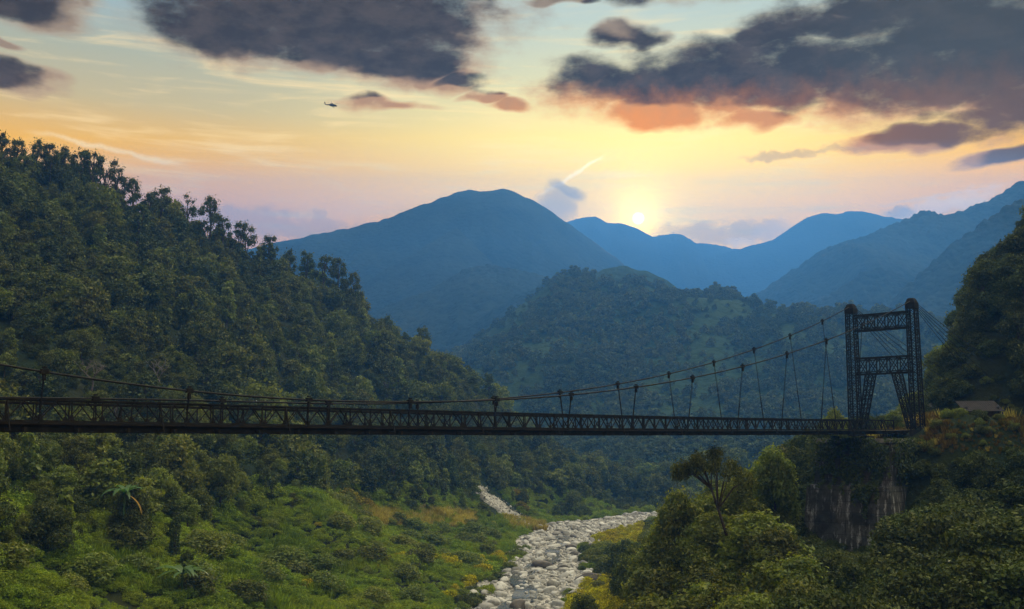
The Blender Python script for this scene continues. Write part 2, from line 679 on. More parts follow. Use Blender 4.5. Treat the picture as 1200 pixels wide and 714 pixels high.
T_ = 5.0          # height of the tree canopy over the soil on the left slope
CTRL = [
    # skyline of the left ridge and the slope below it (canopy pixels minus tree height)
    rel(-120, 145, 300, 7), rel(0, 190, 320, 7), rel(100, 205, 335, 7), rel(200, 250, 350, 7), rel(300, 297, 385, 7),
    rel(400, 330, 415, 7), rel(430, 362, 425, 7), rel(500, 417, 450, 7), rel(590, 480, 475, 6), rel(660, 528, 495, T_),
    rel(720, 562, 512, T_), rel(770, 582, 525, 3),
    rel(0, 300, 250, T_), rel(0, 430, 200, T_), rel(0, 503, 165, T_), rel(0, 600, 135, 3), rel(0, 714, 110, 2),
    rel(-150, 430, 170, T_), rel(-150, 600, 115, 3), rel(-200, 714, 95, 2),
    rel(200, 300, 310, T_), rel(200, 400, 250, T_), rel(200, 500, 205, T_), rel(200, 590, 168, 3),
    rel(320, 400, 310, T_), rel(320, 500, 250, T_), rel(320, 570, 215, 3),
    rel(400, 400, 370, T_), rel(400, 450, 340, T_), rel(400, 540, 290, T_), rel(400, 595, 258, 2),
    rel(550, 440, 450, T_), rel(550, 490, 410, T_), rel(550, 545, 372, T_), rel(545, 600, 335, 1),
    rel(650, 540, 450, T_), rel(650, 580, 412, 3), rel(720, 598, 470, 2), rel(640, 606, 385, 1),
    # terrace
    rel(300, 650, 190, 1.5), rel(500, 650, 215, 1.5), rel(480, 620, 260, 1.5), rel(540, 714, 163, 1.2), rel(300, 714, 150, 1.5),
    rel(150, 714, 128, 1.5), rel(150, 650, 148, 2),
    # behind the left ridge
    (-190, 430, 80), (-110, 480, 66), (-20, 540, 32), (60, 590, 10), (-300, 380, 110), (-300, 500, 70), (-120, 620, 20), (40, 680, 8),
    # left of the frame, towards the viewer
    (-120, 150, 40), (-120, 80, 24), (-170, 200, 70), (-70, 60, 14), (-90, 20, 26), (-40, 40, 10), (-40, -40, 26), (0, 0, 27.5), (6, -40, 29),
    (0, 30, 16), (-20, 20, 16),
    # river
    (-26, 60, 2), (-18, 110, 2), (-8, 150, 2), (0, 179, 2), (6, 215, 2), (14, 263, 2), (19, 308, 2), (28, 353, 2), (62, 400, 2.5),
    (110, 440, 3), (190, 480, 5), (-26, 10, 5),
    # right bank
    (9, 165, 4), (13, 145, 7), (12, 130, 8), (20, 125, 15), (28, 125, 18), (36, 128, 17), (24, 145, 15), (32, 150, 18), (40, 158, 19), (18, 185, 4), (27, 205, 5), (30, 172, 11), (40, 185, 15),
    (42, 137, 17), (45, 128, 14), (58, 124, 16), (52, 112, 15), (75, 125, 22),
    (52, 141, 29.0), (58, 134.5, 31.2), (70, 133, 31.6), (84, 134, 31.8), (60, 150, 31.8), (75, 153, 32.0), (60, 168, 30.5), (52, 190, 22), (62, 205, 22),
    (92, 148, 36), (69, 156, 32.5), (74, 161, 41), (81, 167, 56), (89, 172, 66), (102, 178, 80), (112, 156, 60), (66, 172, 29), (72, 182, 33), (80, 192, 44), (115, 190, 90), (75, 205, 30), (130, 155, 110), (150, 200, 95), (120, 210, 60), (90, 230, 30),
    (12, 108, 7), (20, 102, 12), (30, 105, 17), (50, 105, 17), (75, 100, 18), (100, 110, 55), (20, 80, 11), (35, 80, 16), (60, 70, 17), (88, 70, 40), (18, 60, 11), (4, 80, 5), (2, 105, 3),
    (40, 30, 18), (60, 40, 20), (95, 40, 75), (118, 100, 110),  # slopes out of view raised here to block the side light
    (45, 260, 8), (60, 320, 7), (100, 300, 22), (150, 300, 60), (70, 370, 5), (130, 390, 12), (200, 380, 50), (160, 450, 7),
    (120, 520, 12), (200, 560, 30), (230, 470, 20), (160, 640, 20), (280, 640, 40), (260, 300, 120), (260, 150, 140), (-340, 100, 150), (-340, 300, 160), (-340, 640, 60),
    (250, 0, 130), (0, -80, 34), (150, -80, 110), (-150, -80, 50), (-300, -80, 120),
]
HF = RBF(CTRL, 0.4)


def ground_z(x, y):
    z = HF(x, y)
    x, y = np.asarray(x, float), np.asarray(y, float)
    rough = (fbm(x / 22, y / 22, 4, 3) - .5) * 5.0
    steep = np.clip((z - 14) / 25, 0, 1)
    rough = rough - (ridged(x / 46 + y / 90, y / 60, 3, 41) - .62) * -15.0 * steep
    d, hw = river_dist(x, y)
    k = np.clip((d - hw) / 14.0, 0, 1)
    k = k * k * (3 - 2 * k)
    bed = 2.0 + (fbm(x / 9, y / 9, 3, 8) - .5) * 1.3 + np.clip(y - 353, 0, 400) * .012
    # the plateau at the bridge end stays flat
    flat = np.clip(1 - np.hypot((x - 68) / 20, (y - 146) / 16), 0, 1) ** .5
    z = z + rough * (1 - flat)
    return bed * (1 - k) + z * k


GX0, GX1, GY0, GY1, GS = -340, 280, -90, 690, 2.6
gx = np.arange(GX0, GX1, GS)
gy = np.arange(GY0, GY1, GS)
XX, YY = np.meshgrid(gx, gy)
ZZ = ground_z(XX, YY)
# keep clear of the camera
ZZ = np.where(np.hypot(XX, YY) < 14, np.minimum(ZZ, CAMZ - 2.2), ZZ)


def grid_faces(nx, ny):
    i = np.arange(ny - 1)[:, None] * nx + np.arange(nx - 1)[None]
    return np.stack([i, i + 1, i + nx + 1, i + nx], -1).reshape(-1, 4)


rd, rhw = river_dist(XX, YY)
fc = grid_faces(len(gx), len(gy))
cx = XX.ravel()[fc].mean(1)
cy = YY.ravel()[fc].mean(1)
fd, fh = river_dist(cx, cy)
bed_m = (fd < fh + 1.2 + (fbm(cx / 6, cy / 6, 3, 21) - .5) * 6).astype(np.int32)
me = quads_mesh('ground', np.stack([XX.ravel(), YY.ravel(), ZZ.ravel()], 1), fc, [M_SOIL, M_BED], True, bed_m)
tag(link('ground', me), kind='structure')


def gz(x, y):
    """height of the built ground sheet (bilinear)"""
    x, y = np.asarray(x, float), np.asarray(y, float)
    fx = np.clip((x - GX0) / GS, 0, len(gx) - 1.001)
    fy = np.clip((y - GY0) / GS, 0, len(gy) - 1.001)
    ix, iy = fx.astype(int), fy.astype(int)
    tx, ty = fx - ix, fy - iy
    return (ZZ[iy, ix] * (1 - tx) + ZZ[iy, ix + 1] * tx) * (1 - ty) + (ZZ[iy + 1, ix] * (1 - tx) + ZZ[iy + 1, ix + 1] * tx) * ty


# wide valley floor below everything, out past the mountains
vf = quads_mesh('valley_floor', [(-6400, -380, -4), (6400, -380, -4), (6400, 6140, -4), (-6400, 6140, -4)], [(0, 1, 2, 3)], [M_FAR])
tag(link('valley_floor', vf), kind='structure')


# ================================================================== mountains
def mountain(ridge, front, back, seed, amp, mat, nu=260, nv=90, lam=260.0, rid=6.0, name='mountain', power=1.0, canopy=0.0):
    """ridge: [(px, py, distance)] ; front/back: horizontal run from ridge to foot"""
    P = np.array([at(*r) for r in ridge])
    s = np.concatenate([[0], np.cumsum(np.linalg.norm(np.diff(P[:, :2], axis=0), axis=1))])
    u = np.linspace(0, s[-1], nu)
    Q = np.stack([np.interp(u, s, P[:, k]) for k in range(3)], 1)
    # soften the polyline
    for k in range(3):
        kk = np.array([.25, .5, .25])
        for _ in range(2):
            pad = np.pad(Q[:, k], 1, mode='edge')
            Q[:, k] = np.convolve(pad, kk, 'valid')
    Q[:, 2] += (fbm(u / 70, u * 0 + seed, 5, seed) - .5) * rid * 2
    vv = np.linspace(-1, 1, nv)
    V = np.sign(vv) * np.abs(vv) ** 1.25
    X = np.empty((nv, nu)); Y = np.empty((nv, nu)); Z = np.empty((nv, nu))
    for j, v in enumerate(V):
        run = back if v > 0 else front
        Y[j] = Q[:, 1] + v * run
        X[j] = Q[:, 0] + v * 0
        t = 1 - abs(v)
        Z[j] = -5 + (Q[:, 2] + 5) * t ** power
    a = np.abs(V)[:, None]
    sp = ridged(X / lam + seed * 3.1, Y / (lam * 1.9) + X / (lam * 4) + seed, 4, seed) - .62
    Z += sp * amp * np.clip(a * 6, 0, 1) * np.clip((1 - a) * 4, 0, 1)
    Z += (fbm(X / 34, Y / 34, 3, seed + 5) - .5) * rid * 1.8
    if canopy:
        Z += (fbm(X / 9, Y / 9, 2, seed + 9) - .5) * canopy
    me = quads_mesh(name, np.stack([X.ravel(), Y.ravel(), Z.ravel()], 1), grid_faces(nu, nv), [mat], True)
    return tag(link(name, me), kind='structure')


# the summit left of the sun, with its lower spurs in front
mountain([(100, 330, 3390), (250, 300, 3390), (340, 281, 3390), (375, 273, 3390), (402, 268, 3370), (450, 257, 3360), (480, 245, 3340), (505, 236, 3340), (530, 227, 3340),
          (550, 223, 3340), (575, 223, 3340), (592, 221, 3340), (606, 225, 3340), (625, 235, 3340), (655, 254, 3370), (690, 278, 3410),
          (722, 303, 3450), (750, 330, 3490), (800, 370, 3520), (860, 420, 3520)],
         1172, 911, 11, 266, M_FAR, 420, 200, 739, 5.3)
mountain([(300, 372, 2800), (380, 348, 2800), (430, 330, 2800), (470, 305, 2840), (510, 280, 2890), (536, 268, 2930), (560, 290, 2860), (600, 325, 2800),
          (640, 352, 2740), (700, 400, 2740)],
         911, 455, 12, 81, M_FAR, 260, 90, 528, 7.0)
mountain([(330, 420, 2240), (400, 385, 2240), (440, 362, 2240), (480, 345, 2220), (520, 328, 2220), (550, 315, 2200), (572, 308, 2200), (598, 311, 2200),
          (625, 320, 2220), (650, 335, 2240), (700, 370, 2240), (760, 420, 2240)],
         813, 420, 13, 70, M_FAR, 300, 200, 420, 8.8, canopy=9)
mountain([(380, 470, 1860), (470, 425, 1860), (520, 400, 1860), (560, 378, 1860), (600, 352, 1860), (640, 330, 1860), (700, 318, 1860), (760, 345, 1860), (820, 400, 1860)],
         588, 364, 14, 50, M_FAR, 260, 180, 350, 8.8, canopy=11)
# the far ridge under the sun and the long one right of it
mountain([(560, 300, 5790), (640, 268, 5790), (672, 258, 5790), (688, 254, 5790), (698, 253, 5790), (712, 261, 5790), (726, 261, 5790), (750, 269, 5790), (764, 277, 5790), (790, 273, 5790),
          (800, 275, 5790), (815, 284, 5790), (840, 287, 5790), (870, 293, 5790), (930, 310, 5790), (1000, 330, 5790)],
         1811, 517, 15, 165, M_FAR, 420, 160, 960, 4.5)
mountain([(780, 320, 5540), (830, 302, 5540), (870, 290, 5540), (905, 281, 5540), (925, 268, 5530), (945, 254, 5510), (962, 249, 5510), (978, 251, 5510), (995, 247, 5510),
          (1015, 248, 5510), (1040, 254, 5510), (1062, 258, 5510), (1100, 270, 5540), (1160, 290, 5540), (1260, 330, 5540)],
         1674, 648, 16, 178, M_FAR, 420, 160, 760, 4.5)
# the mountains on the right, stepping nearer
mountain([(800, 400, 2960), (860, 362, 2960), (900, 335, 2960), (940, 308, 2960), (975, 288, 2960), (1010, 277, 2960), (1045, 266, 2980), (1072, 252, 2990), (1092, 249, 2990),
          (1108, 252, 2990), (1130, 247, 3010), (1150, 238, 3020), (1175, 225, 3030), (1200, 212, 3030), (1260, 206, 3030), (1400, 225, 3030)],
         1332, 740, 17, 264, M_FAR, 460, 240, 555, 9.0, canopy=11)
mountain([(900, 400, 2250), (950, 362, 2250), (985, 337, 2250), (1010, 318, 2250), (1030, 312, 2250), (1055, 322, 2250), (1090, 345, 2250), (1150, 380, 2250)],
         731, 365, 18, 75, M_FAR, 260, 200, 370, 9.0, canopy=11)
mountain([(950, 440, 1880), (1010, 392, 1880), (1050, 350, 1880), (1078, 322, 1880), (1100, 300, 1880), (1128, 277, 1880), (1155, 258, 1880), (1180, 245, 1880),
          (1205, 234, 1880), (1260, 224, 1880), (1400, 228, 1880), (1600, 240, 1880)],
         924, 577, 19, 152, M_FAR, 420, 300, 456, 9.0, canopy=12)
# small hump behind the wooded hill's top
mountain([(640, 350, 1650), (690, 322, 1650), (705, 313, 1650), (735, 309, 1650), (760, 316, 1650), (790, 335, 1650), (840, 370, 1650)],
         280, 280, 20, 12, M_HILL, 140, 50, 168, 7.0)

# the wooded hill in the middle, from control points
HILL = [rel(p[0], p[1], 640 + (p[2] - 640) * 2.0) for p in [
    (380, 520, 1000), (440, 475, 1000), (500, 432, 1000), (540, 404, 1000), (572, 378, 1000), (600, 359, 1000), (622, 340, 1000), (645, 323, 1000), (690, 320, 1000), (740, 324, 1000), (775, 332, 1000),
    (800, 346, 990), (830, 348, 980), (860, 352, 970), (900, 364, 960), (925, 370, 950), (945, 380, 950), (965, 374, 940), (985, 368, 930), (1010, 373, 920), (1050, 372, 930), (1120, 395, 930),
    (1200, 410, 940), (1350, 420, 950),
    (600, 440, 850), (690, 420, 850), (640, 500, 760), (700, 470, 770), (730, 440, 790), (760, 420, 800), (820, 400, 830), (870, 395, 840),
    (900, 385, 880), (960, 395, 860), (1010, 400, 850), (1060, 410, 840), (1100, 430, 830), (1200, 450, 820),
    (860, 430, 790), (900, 450, 750), (830, 480, 720), (950, 440, 790), (1000, 450, 770), (1050, 460, 760), (1100, 480, 740),
    (720, 520, 700), (700, 560, 660), (780, 550, 640), (850, 545, 640), (950, 530, 640), (1050, 520, 640), (1200, 520, 640), (1400, 500, 640), (500, 560, 800), (400, 580, 760)]]
HILL += [(-500, 1360, 30), (-350, 1060, 5), (-200, 680, 4), (20, 630, 6), (120, 600, 8), (250, 600, 20), (500, 590, 60), (800, 800, 110), (900, 1360, 110),
         (-400, 1800, 0), (0, 1850, 20), (350, 1850, 20), (800, 1850, 20), (-300, 640, 0)]
HFH = RBF(HILL, .3)
hx = np.arange(-520, 940, 7.0)
hy = np.arange(590, 1850, 7.0)
HX, HY = np.meshgrid(hx, hy)


def hill_z(x, y):
    z = HFH(x, y) + (ridged(np.asarray(x) / 190, np.asarray(y) / 260, 3, 31) - .6) * 52 + (fbm(np.asarray(x) / 30, np.asarray(y) / 30, 3, 4) - .5) * 7
    return z - 4.0


HZ = hill_z(HX, HY)
edge = np.minimum.reduce([HX - hx[0], hx[-1] - HX, HY - hy[0], hy[-1] - HY])
HZ = np.where(edge < 1, -6.0, HZ)
me = quads_mesh('wooded_hill', np.stack([HX.ravel(), HY.ravel(), HZ.ravel()], 1), grid_faces(len(hx), len(hy)), [M_HILL], True)
tag(link('hill', me), kind='structure')

# ================================================================== haze
m, b = new_mat('valley_haze')
pv = b.n('ShaderNodeVolumePrincipled')
HAZE_DENSITY = 0.0002
b.put(pv.inputs['Color'], (.07, .285, .79))
b.put(pv.inputs['Density'], HAZE_DENSITY)
b.put(pv.inputs['Anisotropy'], .45)
o_ = b.n('ShaderNodeOutputMaterial')
b.t.links.new(pv.outputs[0], o_.inputs['Volume'])
hz = MB()
# the haze fills the valley and deepens towards the far mountains
x0, x1, z0 = -6500, 6500, -8
sec = [(-400, z0), (6150, z0), (6150, 1420), (4600, 1215), (2300, 720), (1560, 335), (400, 228), (-400, 192)]
hz.hull([(x0, y_, z_) for y_, z_ in sec], [(x1, y_, z_) for y_, z_ in sec])
tag(hz.build('haze', m), kind='stuff')
# ================================================================== the suspension bridge
def mat_rust():
    m, b = new_mat('weathered_dark_steel')
    p = objco(b)
    n = b.noise(p, 1.1, 6, .65)
    n2 = b.noise(p, 9.0, 3, .6)
    c = b.mix(b.step(n, .42, .68), (.011, .0105, .0095), (.022, .018, .013))
    c = b.mix(b.step(n2, .55, .8) * .5, c, (.022, .022, .016))
    return finish(m, b, principled(b, c, .85, 0, .12, bump(b, n2, .4, .03)))


def mat_flat(name, c, rough=.8, c2=None, scale=2.0, bm_=.3, metal=0.0):
    m, b = new_mat(name)
    p = objco(b)
    n = b.noise(p, scale, 6, .62)
    col = b.mix(b.step(n, .35, .68), c, c2 if c2 else tuple(x * .6 for x in c))
    return finish(m, b, principled(b, col, rough, metal, .3, bump(b, n, bm_, .05)))


M_STEEL = mat_rust()
M_CABLE = mat_flat('galvanised_cable', (.014, .0138, .013), .9, (.009, .009, .0085), 3.0, .1, 0)
M_PLANK = mat_flat('old_deck_timber', (.035, .027, .020), .9, (.018, .015, .011), 1.4)

YT = 140.0
NEARCOL = at(1076, 507, YT)
ax = np.array([1.0, 1.0085]); ax /= np.linalg.norm(ax)
AX = Vector((ax[0], ax[1], 0))                  # along the bridge, away from the viewer
NV = Vector((-ax[1], ax[0], 0))                 # across, away from the viewer
HALF = 4.45                                     # half spacing of the tower columns
PC = Vector((NEARCOL[0], NEARCOL[1], 0)) + NV * HALF
TRUSS = 2.75                                    # half spacing of the two trusses
ZB = NEARCOL[2]                                 # foot of the columns
SPAN_H = 95.0
S_END = 150.0                                   # how far the deck is built, well out of the frame


def bp(s, off, z):
    """s metres back from the tower towards the viewer, off metres across"""
    v = PC - AX * s + NV * off
    return Vector((v.x, v.y, z))


def zdeck(s):
    return CAMZ + .20 + .35 * ((s - 70) / 75.0) ** 2


def zcable(s):
    k = s - SPAN_H
    return CAMZ + 2.62 + (.00179 if k < 0 else .0028) * k * k


def cable_z(s, sgn):
    return zcable(s) if sgn < 0 or s < SPAN_H else CAMZ + 2.62 - .0004 * (s - SPAN_H) ** 2


def cable_off(s):
    k = abs(s - SPAN_H) / SPAN_H
    return (TRUSS + .1) + (HALF - TRUSS - .1) * min(1, k) ** 1.15


bridge = empty('suspension_bridge', bp(0, 0, ZB))
tag(bridge, 'long rusty steel suspension bridge with one lattice tower, crossing the whole valley', 'bridge')
ORI = bridge.location.copy()


def loc(v):
    return Vector(v) - ORI


def bld(mb, name, mat, parent=bridge, smooth=False):
    mb.v = [tuple(Vector(v) - ORI) for v in mb.v]
    return mb.build(name, mat, parent, smooth)


# ---- deck with fascia girders, cross beams under it
d = MB()
prev = None
ss = [-9 + i * 3.05 for i in range(int((S_END + 9) / 3.05) + 1)]
for s0, s1 in zip(ss[:-1], ss[1:]):
    d.bar(bp(s0, 0, zdeck(s0) + .47), bp(s1, 0, zdeck(s1) + .47), 5.0, .09)
deck = bld(d, 'deck', M_PLANK)
for sgn in (-1, 1):
    g = MB()
    for s0, s1 in zip(ss[:-1], ss[1:]):
        o = sgn * 2.42
        g.bar(bp(s0, o, zdeck(s0) + .40), bp(s1, o, zdeck(s1) + .40), .14, .05)
        g.bar(bp(s0, o, zdeck(s0) + .22), bp(s1, o, zdeck(s1) + .22), .05, .32)
        g.bar(bp(s0, o, zdeck(s0) + .035), bp(s1, o, zdeck(s1) + .035), .16, .05)
    bld(g, 'girder', M_STEEL)
x = MB()
for s0 in ss[2:]:
    x.bar(bp(s0, -3.0, zdeck(s0) + .14), bp(s0, 3.0, zdeck(s0) + .14), .16, .26)
for k, s0 in enumerate(ss[2:-1]):
    s1 = s0 + 3.05
    x.bar(bp(s0, -2.3, zdeck(s0) + .05), bp(s1, 2.3, zdeck(s1) + .05), .06, .05)
    x.bar(bp(s0, -2.3, zdeck(s0) + .11), bp(s1, 2.3, zdeck(s1) + .11) if k % 1 else bp(s1, -2.3, zdeck(s1) + .11), .06, .05)
bld(x, 'cross_beams', M_STEEL)

# ---- the two lattice side trusses
BAY = 1.83
S_T0 = 3.6
for sgn in (-1, 1):
    off = sgn * TRUSS
    lat, top, bot = MB(), MB(), MB()
    nb = int((S_END - S_T0) / BAY)
    zt = lambda s: zdeck(s) + 1.86
    zl = lambda s: zdeck(s) + .62
    for k in range(nb):
        s0, s1 = S_T0 + k * BAY, S_T0 + (k + 1) * BAY
        sm = (s0 + s1) / 2
        top.bar(bp(s0, off, zt(s0)), bp(s1, off, zt(s1)), .13, .10)
        top.bar(bp(s0, off, zt(s0) - .08), bp(s1, off, zt(s1) - .08), .05, .08)
        bot.bar(bp(s0, off, zl(s0)), bp(s1, off, zl(s1)), .13, .12)
        lat.bar(bp(s0, off, zl(s0)), bp(s0, off, zt(s0)), .085, .06, AX)
        if k % 5 == 0:
            lat.bar(bp(s0 + .16, off, zl(s0)), bp(s0 + .16, off, zt(s0)), .085, .06, AX)
        lat.bar(bp(s0, off + .03, zl(s0) + .08), bp(sm, off + .03, zt(sm) - .06), .05, .085, NV)
        lat.bar(bp(s1, off - .03, zl(s1) + .08), bp(sm, off - .03, zt(sm) - .06), .05, .085, NV)
        # gusset at the lower node
        lat.hull([bp(s0 - .20, off - .015, zl(s0) + .06), bp(s0 + .20, off - .015, zl(s0) + .06), bp(s0 + .07, off - .015, zl(s0) + .40), bp(s0 - .07, off - .015, zl(s0) + .40)],
                 [bp(s0 - .20, off + .015, zl(s0) + .06), bp(s0 + .20, off + .015, zl(s0) + .06), bp(s0 + .07, off + .015, zl(s0) + .40), bp(s0 - .07, off + .015, zl(s0) + .40)])
        # outrigger rakers every fifth bay
        if k % 5 == 2:
            lat.bar(bp(s0, off + sgn * .05, zt(s0) - .1), bp(s0, off + sgn * .62, zdeck(s0) + .2), .07, .06, AX)
            lat.bar(bp(s0, off, zdeck(s0) + .14), bp(s0, off + sgn * .7, zdeck(s0) + .14), .1, .14, (0, 0, 1))
    t = bld(lat, 'truss', M_STEEL)
    bld(top, 'top_chord', M_STEEL, t)
    bld(bot, 'bottom_chord', M_STEEL, t)

# ---- main cables and hangers
PITCHS = 9.15
for sgn in (-1, 1):
    c = MB()
    sl_ = np.linspace(0, S_END, 90)
    c.tube([bp(s, sgn * cable_off(s), cable_z(s, sgn)) for s in sl_], .065, 8)
    bld(c, 'main_cable', M_CABLE, smooth=True)
    k = 0
    s = 14.6 if sgn < 0 else 8.9
    # near hangers measured from the photograph sit 14.6 m, 23.7 m ... behind the tower
    while s < S_END - 2:
        zc, zt_ = cable_z(s, sgn), zdeck(s) + 1.9
        a, e = bp(s, sgn * cable_off(s), zc), bp(s, sgn * TRUSS, zdeck(s) + .5)
        h = MB()
        L_ = (a - e).length
        if L_ > 5:
            mid = e + (a - e) * .42
            for w_ in (-.07, .07):
                h.tube([a + AX * w_, mid + AX * w_], .022, 5)
            h.tube([mid, e], .055, 6)
        else:
            h.bar(a, e, .09, .07, AX)
        hb = bld(h, 'hanger', M_STEEL)
        cl = MB()
        cl.bar(a - AX * .22 + Vector((0, 0, .02)), a + AX * .22 + Vector((0, 0, .02)), .27, .28)
        cl.bar(a - Vector((0, 0, .5)), a - Vector((0, 0, .15)), .22, .16, AX)
        cl.bar(a + AX * .0 + Vector((0, 0, .2)), a + Vector((0, 0, .3)), .2, .2, AX)
        bld(cl, 'cable_clamp', M_STEEL, hb)
        s += PITCHS

# ---- the lattice tower
tower = empty('tower', (0, 0, 0))
tower.parent = bridge
H_T = at(1076, 351, YT)[2]


def lattice_column(mb, c0, w0, c1, w1, n, leg=.15, bar_=.06, axes=(AX, NV)):
    """square lattice mast from centre c0 (width w0) to c1 (width w1)"""
    c0, c1 = Vector(c0), Vector(c1)
    A, Bv = axes

    def cor(t, i, j):
        c = c0.lerp(c1, t)
        w_ = w0 + (w1 - w0) * t
        return c + A * (i * w_ / 2) + Bv * (j * w_ / 2)
    q = [(-1, -1), (1, -1), (1, 1), (-1, 1)]
    for i, j in q:
        mb.bar(cor(0, i, j), cor(1, i, j), leg, leg, A)
    for f in range(4):
        (i0, j0), (i1, j1) = q[f], q[(f + 1) % 4]
        for k in range(n):
            t0, t1 = k / n, (k + 1) / n
            mb.bar(cor(t0, i0, j0), cor(t1, i1, j1), bar_, bar_, A)
            mb.bar(cor(t0, i1, j1), cor(t1, i0, j0), bar_, bar_, A)
            if k:
                mb.bar(cor(t0, i0, j0), cor(t0, i1, j1), bar_, bar_, (0, 0, 1))


TOPZ = {}
for sgn in (-1, 1):
    top_z = H_T
    col_ = MB()
    lattice_column(col_, bp(0, sgn * HALF, ZB + .35), 1.36, bp(0, sgn * HALF, top_z - 1.25), 1.15, 15)
    # a middle chord on every face
    for A, Bv in ((AX, NV), (NV, AX)):
        for i in (-1, 1):
            col_.bar(bp(0, sgn * HALF, ZB + .35) + A * i * .68, bp(0, sgn * HALF, top_z - 1.25) + A * i * .575, .10, .10, Bv)
    bld(col_, 'column', M_STEEL, tower)
    cp = MB()
    c = bp(0, sgn * HALF, 0)
    z = top_z

    def sq(wd, zz, c=c):
        return [c + AX * i * wd / 2 + NV * j * wd / 2 + Vector((0, 0, zz)) for i, j in ((-1, -1), (1, -1), (1, 1), (-1, 1))]
    cp.hull(sq(1.36, z - 1.25), sq(1.36, z - .55))
    cp.hull(sq(1.34, z - .55), sq(.95, z - .02))
    cp.hull(sq(.95, z - .02), sq(.70, z + .16))
    bld(cp, 'saddle_cap', M_STEEL, tower)
    ft = MB()
    ft.hull(sq(1.75, ZB - .5), sq(1.65, ZB + .36))
    bld(ft, 'base_block', M_STEEL, tower)

for zc_, hh in ((H_T - 2.75, 2.2), (H_T - 8.9, 2.25)):
    bm_ = MB()
    for i in (-1, 1):
        o = AX * (i * .5)
        for zz in (-1, 1):
            bm_.bar(bp(0, -HALF + .66, zc_ + zz * hh / 2) + o, bp(0, HALF - .66, zc_ + zz * hh / 2) + o, .20, .22)
            bm_.bar(bp(0, -HALF + .66, zc_ + zz * (hh / 2 - .3)) + o, bp(0, HALF - .66, zc_ + zz * (hh / 2 - .3)) + o, .06, .07)
        n_ = 5
        wbay = (2 * HALF - 1.4) / n_
        for k in range(n_):
            p0, p1 = -HALF + .7 + k * wbay, -HALF + .7 + (k + 1) * wbay
            bm_.bar(bp(0, p0, zc_ - hh / 2) + o, bp(0, p1, zc_ + hh / 2) + o, .09, .09, AX)
            bm_.bar(bp(0, p1, zc_ - hh / 2) + o, bp(0, p0, zc_ + hh / 2) + o, .09, .09, AX)
            if k:
                bm_.bar(bp(0, p0, zc_ - hh / 2) + o, bp(0, p0, zc_ + hh / 2) + o, .12, .1, AX)
    for zz in (-1, 1):
        for k in range(6):
            p0 = -HALF + .7 + k * (2 * HALF - 1.4) / 5
            bm_.bar(bp(0, p0, zc_ + zz * hh / 2) - AX * .5, bp(0, p0, zc_ + zz * hh / 2) + AX * .5, .08, .08)
    bld(bm_, 'cross_girder', M_STEEL, tower)
for sgn in (-1, 1):
    br = MB()
    p_top = bp(0, sgn * (HALF - 2.55), H_T - 10.05)
    p_bot = bp(0, sgn * (HALF - .95), ZB + .5)
    t = (p_top - p_bot).normalized()
    lattice_column(br, p_bot, .72, p_top, 1.1, 6, .13, .07, (AX, NV))
    bld(br, 'raking_brace', M_STEEL, tower)

# ---- backstays fanning to the hillside behind the tower
for sgn in (-1, 1):
    for k in range(5):
        bs = MB()
        p0 = bp(-.3, sgn * HALF + (k - 2) * .12, H_T - .25 - .05 * k)
        p1 = bp(-56, sgn * HALF + (k - 2) * .9, CAMZ + 6.5 - 2.1 * k)
        pts = [p0.lerp(p1, i / 10) - Vector((0, 0, 1.3 * (1 - (2 * i / 10 - 1) ** 2))) for i in range(11)]
        bs.tube(pts, .042, 5)
        bld(bs, 'backstay', M_CABLE)


# ================================================================== concrete abutment under the bridge end
def mat_concrete():
    m, b = new_mat('stained_old_concrete')
    p = objco(b)
    x_, y_, z_ = b.sep(p)
    n1 = b.noise(p, .45, 7, .65)
    n0 = b.noise(p, 1.9, 6, .7)
    wob = (n0 - .5) * .5
    st = b.noise(b.xyz(x_ * 2.0 + wob, y_ * 2.0 + wob, z_ * .22), 1.0, 7, .7, .5)
    st2 = b.noise(b.xyz(x_ * 1.1 + wob, y_ * 1.1 - wob, z_ * .16 + 4.0), 1.6, 6, .65, .5)
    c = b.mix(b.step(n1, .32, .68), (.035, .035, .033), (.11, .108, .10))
    c = b.mix(b.step(n0, .50, .72) * .7, c, (.030, .036, .020))
    c = b.mix(b.step(st, .50, .66) * .85, c, (.018, .017, .017))
    c = b.mix(b.step(st2, .53, .64) * b.step(n1, .36, .58) * .95, c, (.42, .41, .39))
    # pour joints every 1.4 m
    fr = b.m('FRACT', z_ / 1.4)
    joint = b.step((fr - .5).abs(), .46, .49)
    c = b.mix(joint * .6, c, (.02, .02, .018))
    fine = b.noise(p, 5.0, 7, .7)
    return finish(m, b, principled(b, c, .92, 0, .2, bump(b, fine * .6 + n0 * .8 - joint * .5, .9, .16)))


M_CONC = mat_concrete()
ab = empty('bridge_abutment', bp(-2, 0, CAMZ - 18))
tag(ab, 'tall dark streaked concrete abutment carrying the right end of the bridge', 'abutment')
ao = ab.location.copy()


def abx(s0, s1, o0, o1, z0, z1, bat=0.0):
    """block with a slightly battered face"""
    b0 = [bp(s0 + bat, o0 - bat, z0), bp(s1, o0 - bat, z0), bp(s1, o1 + bat, z0), bp(s0 + bat, o1 + bat, z0)]
    b1 = [bp(s0, o0, z1), bp(s1, o0, z1), bp(s1, o1, z1), bp(s0, o1, z1)]
    return [v - ao for v in b0], [v - ao for v in b1]


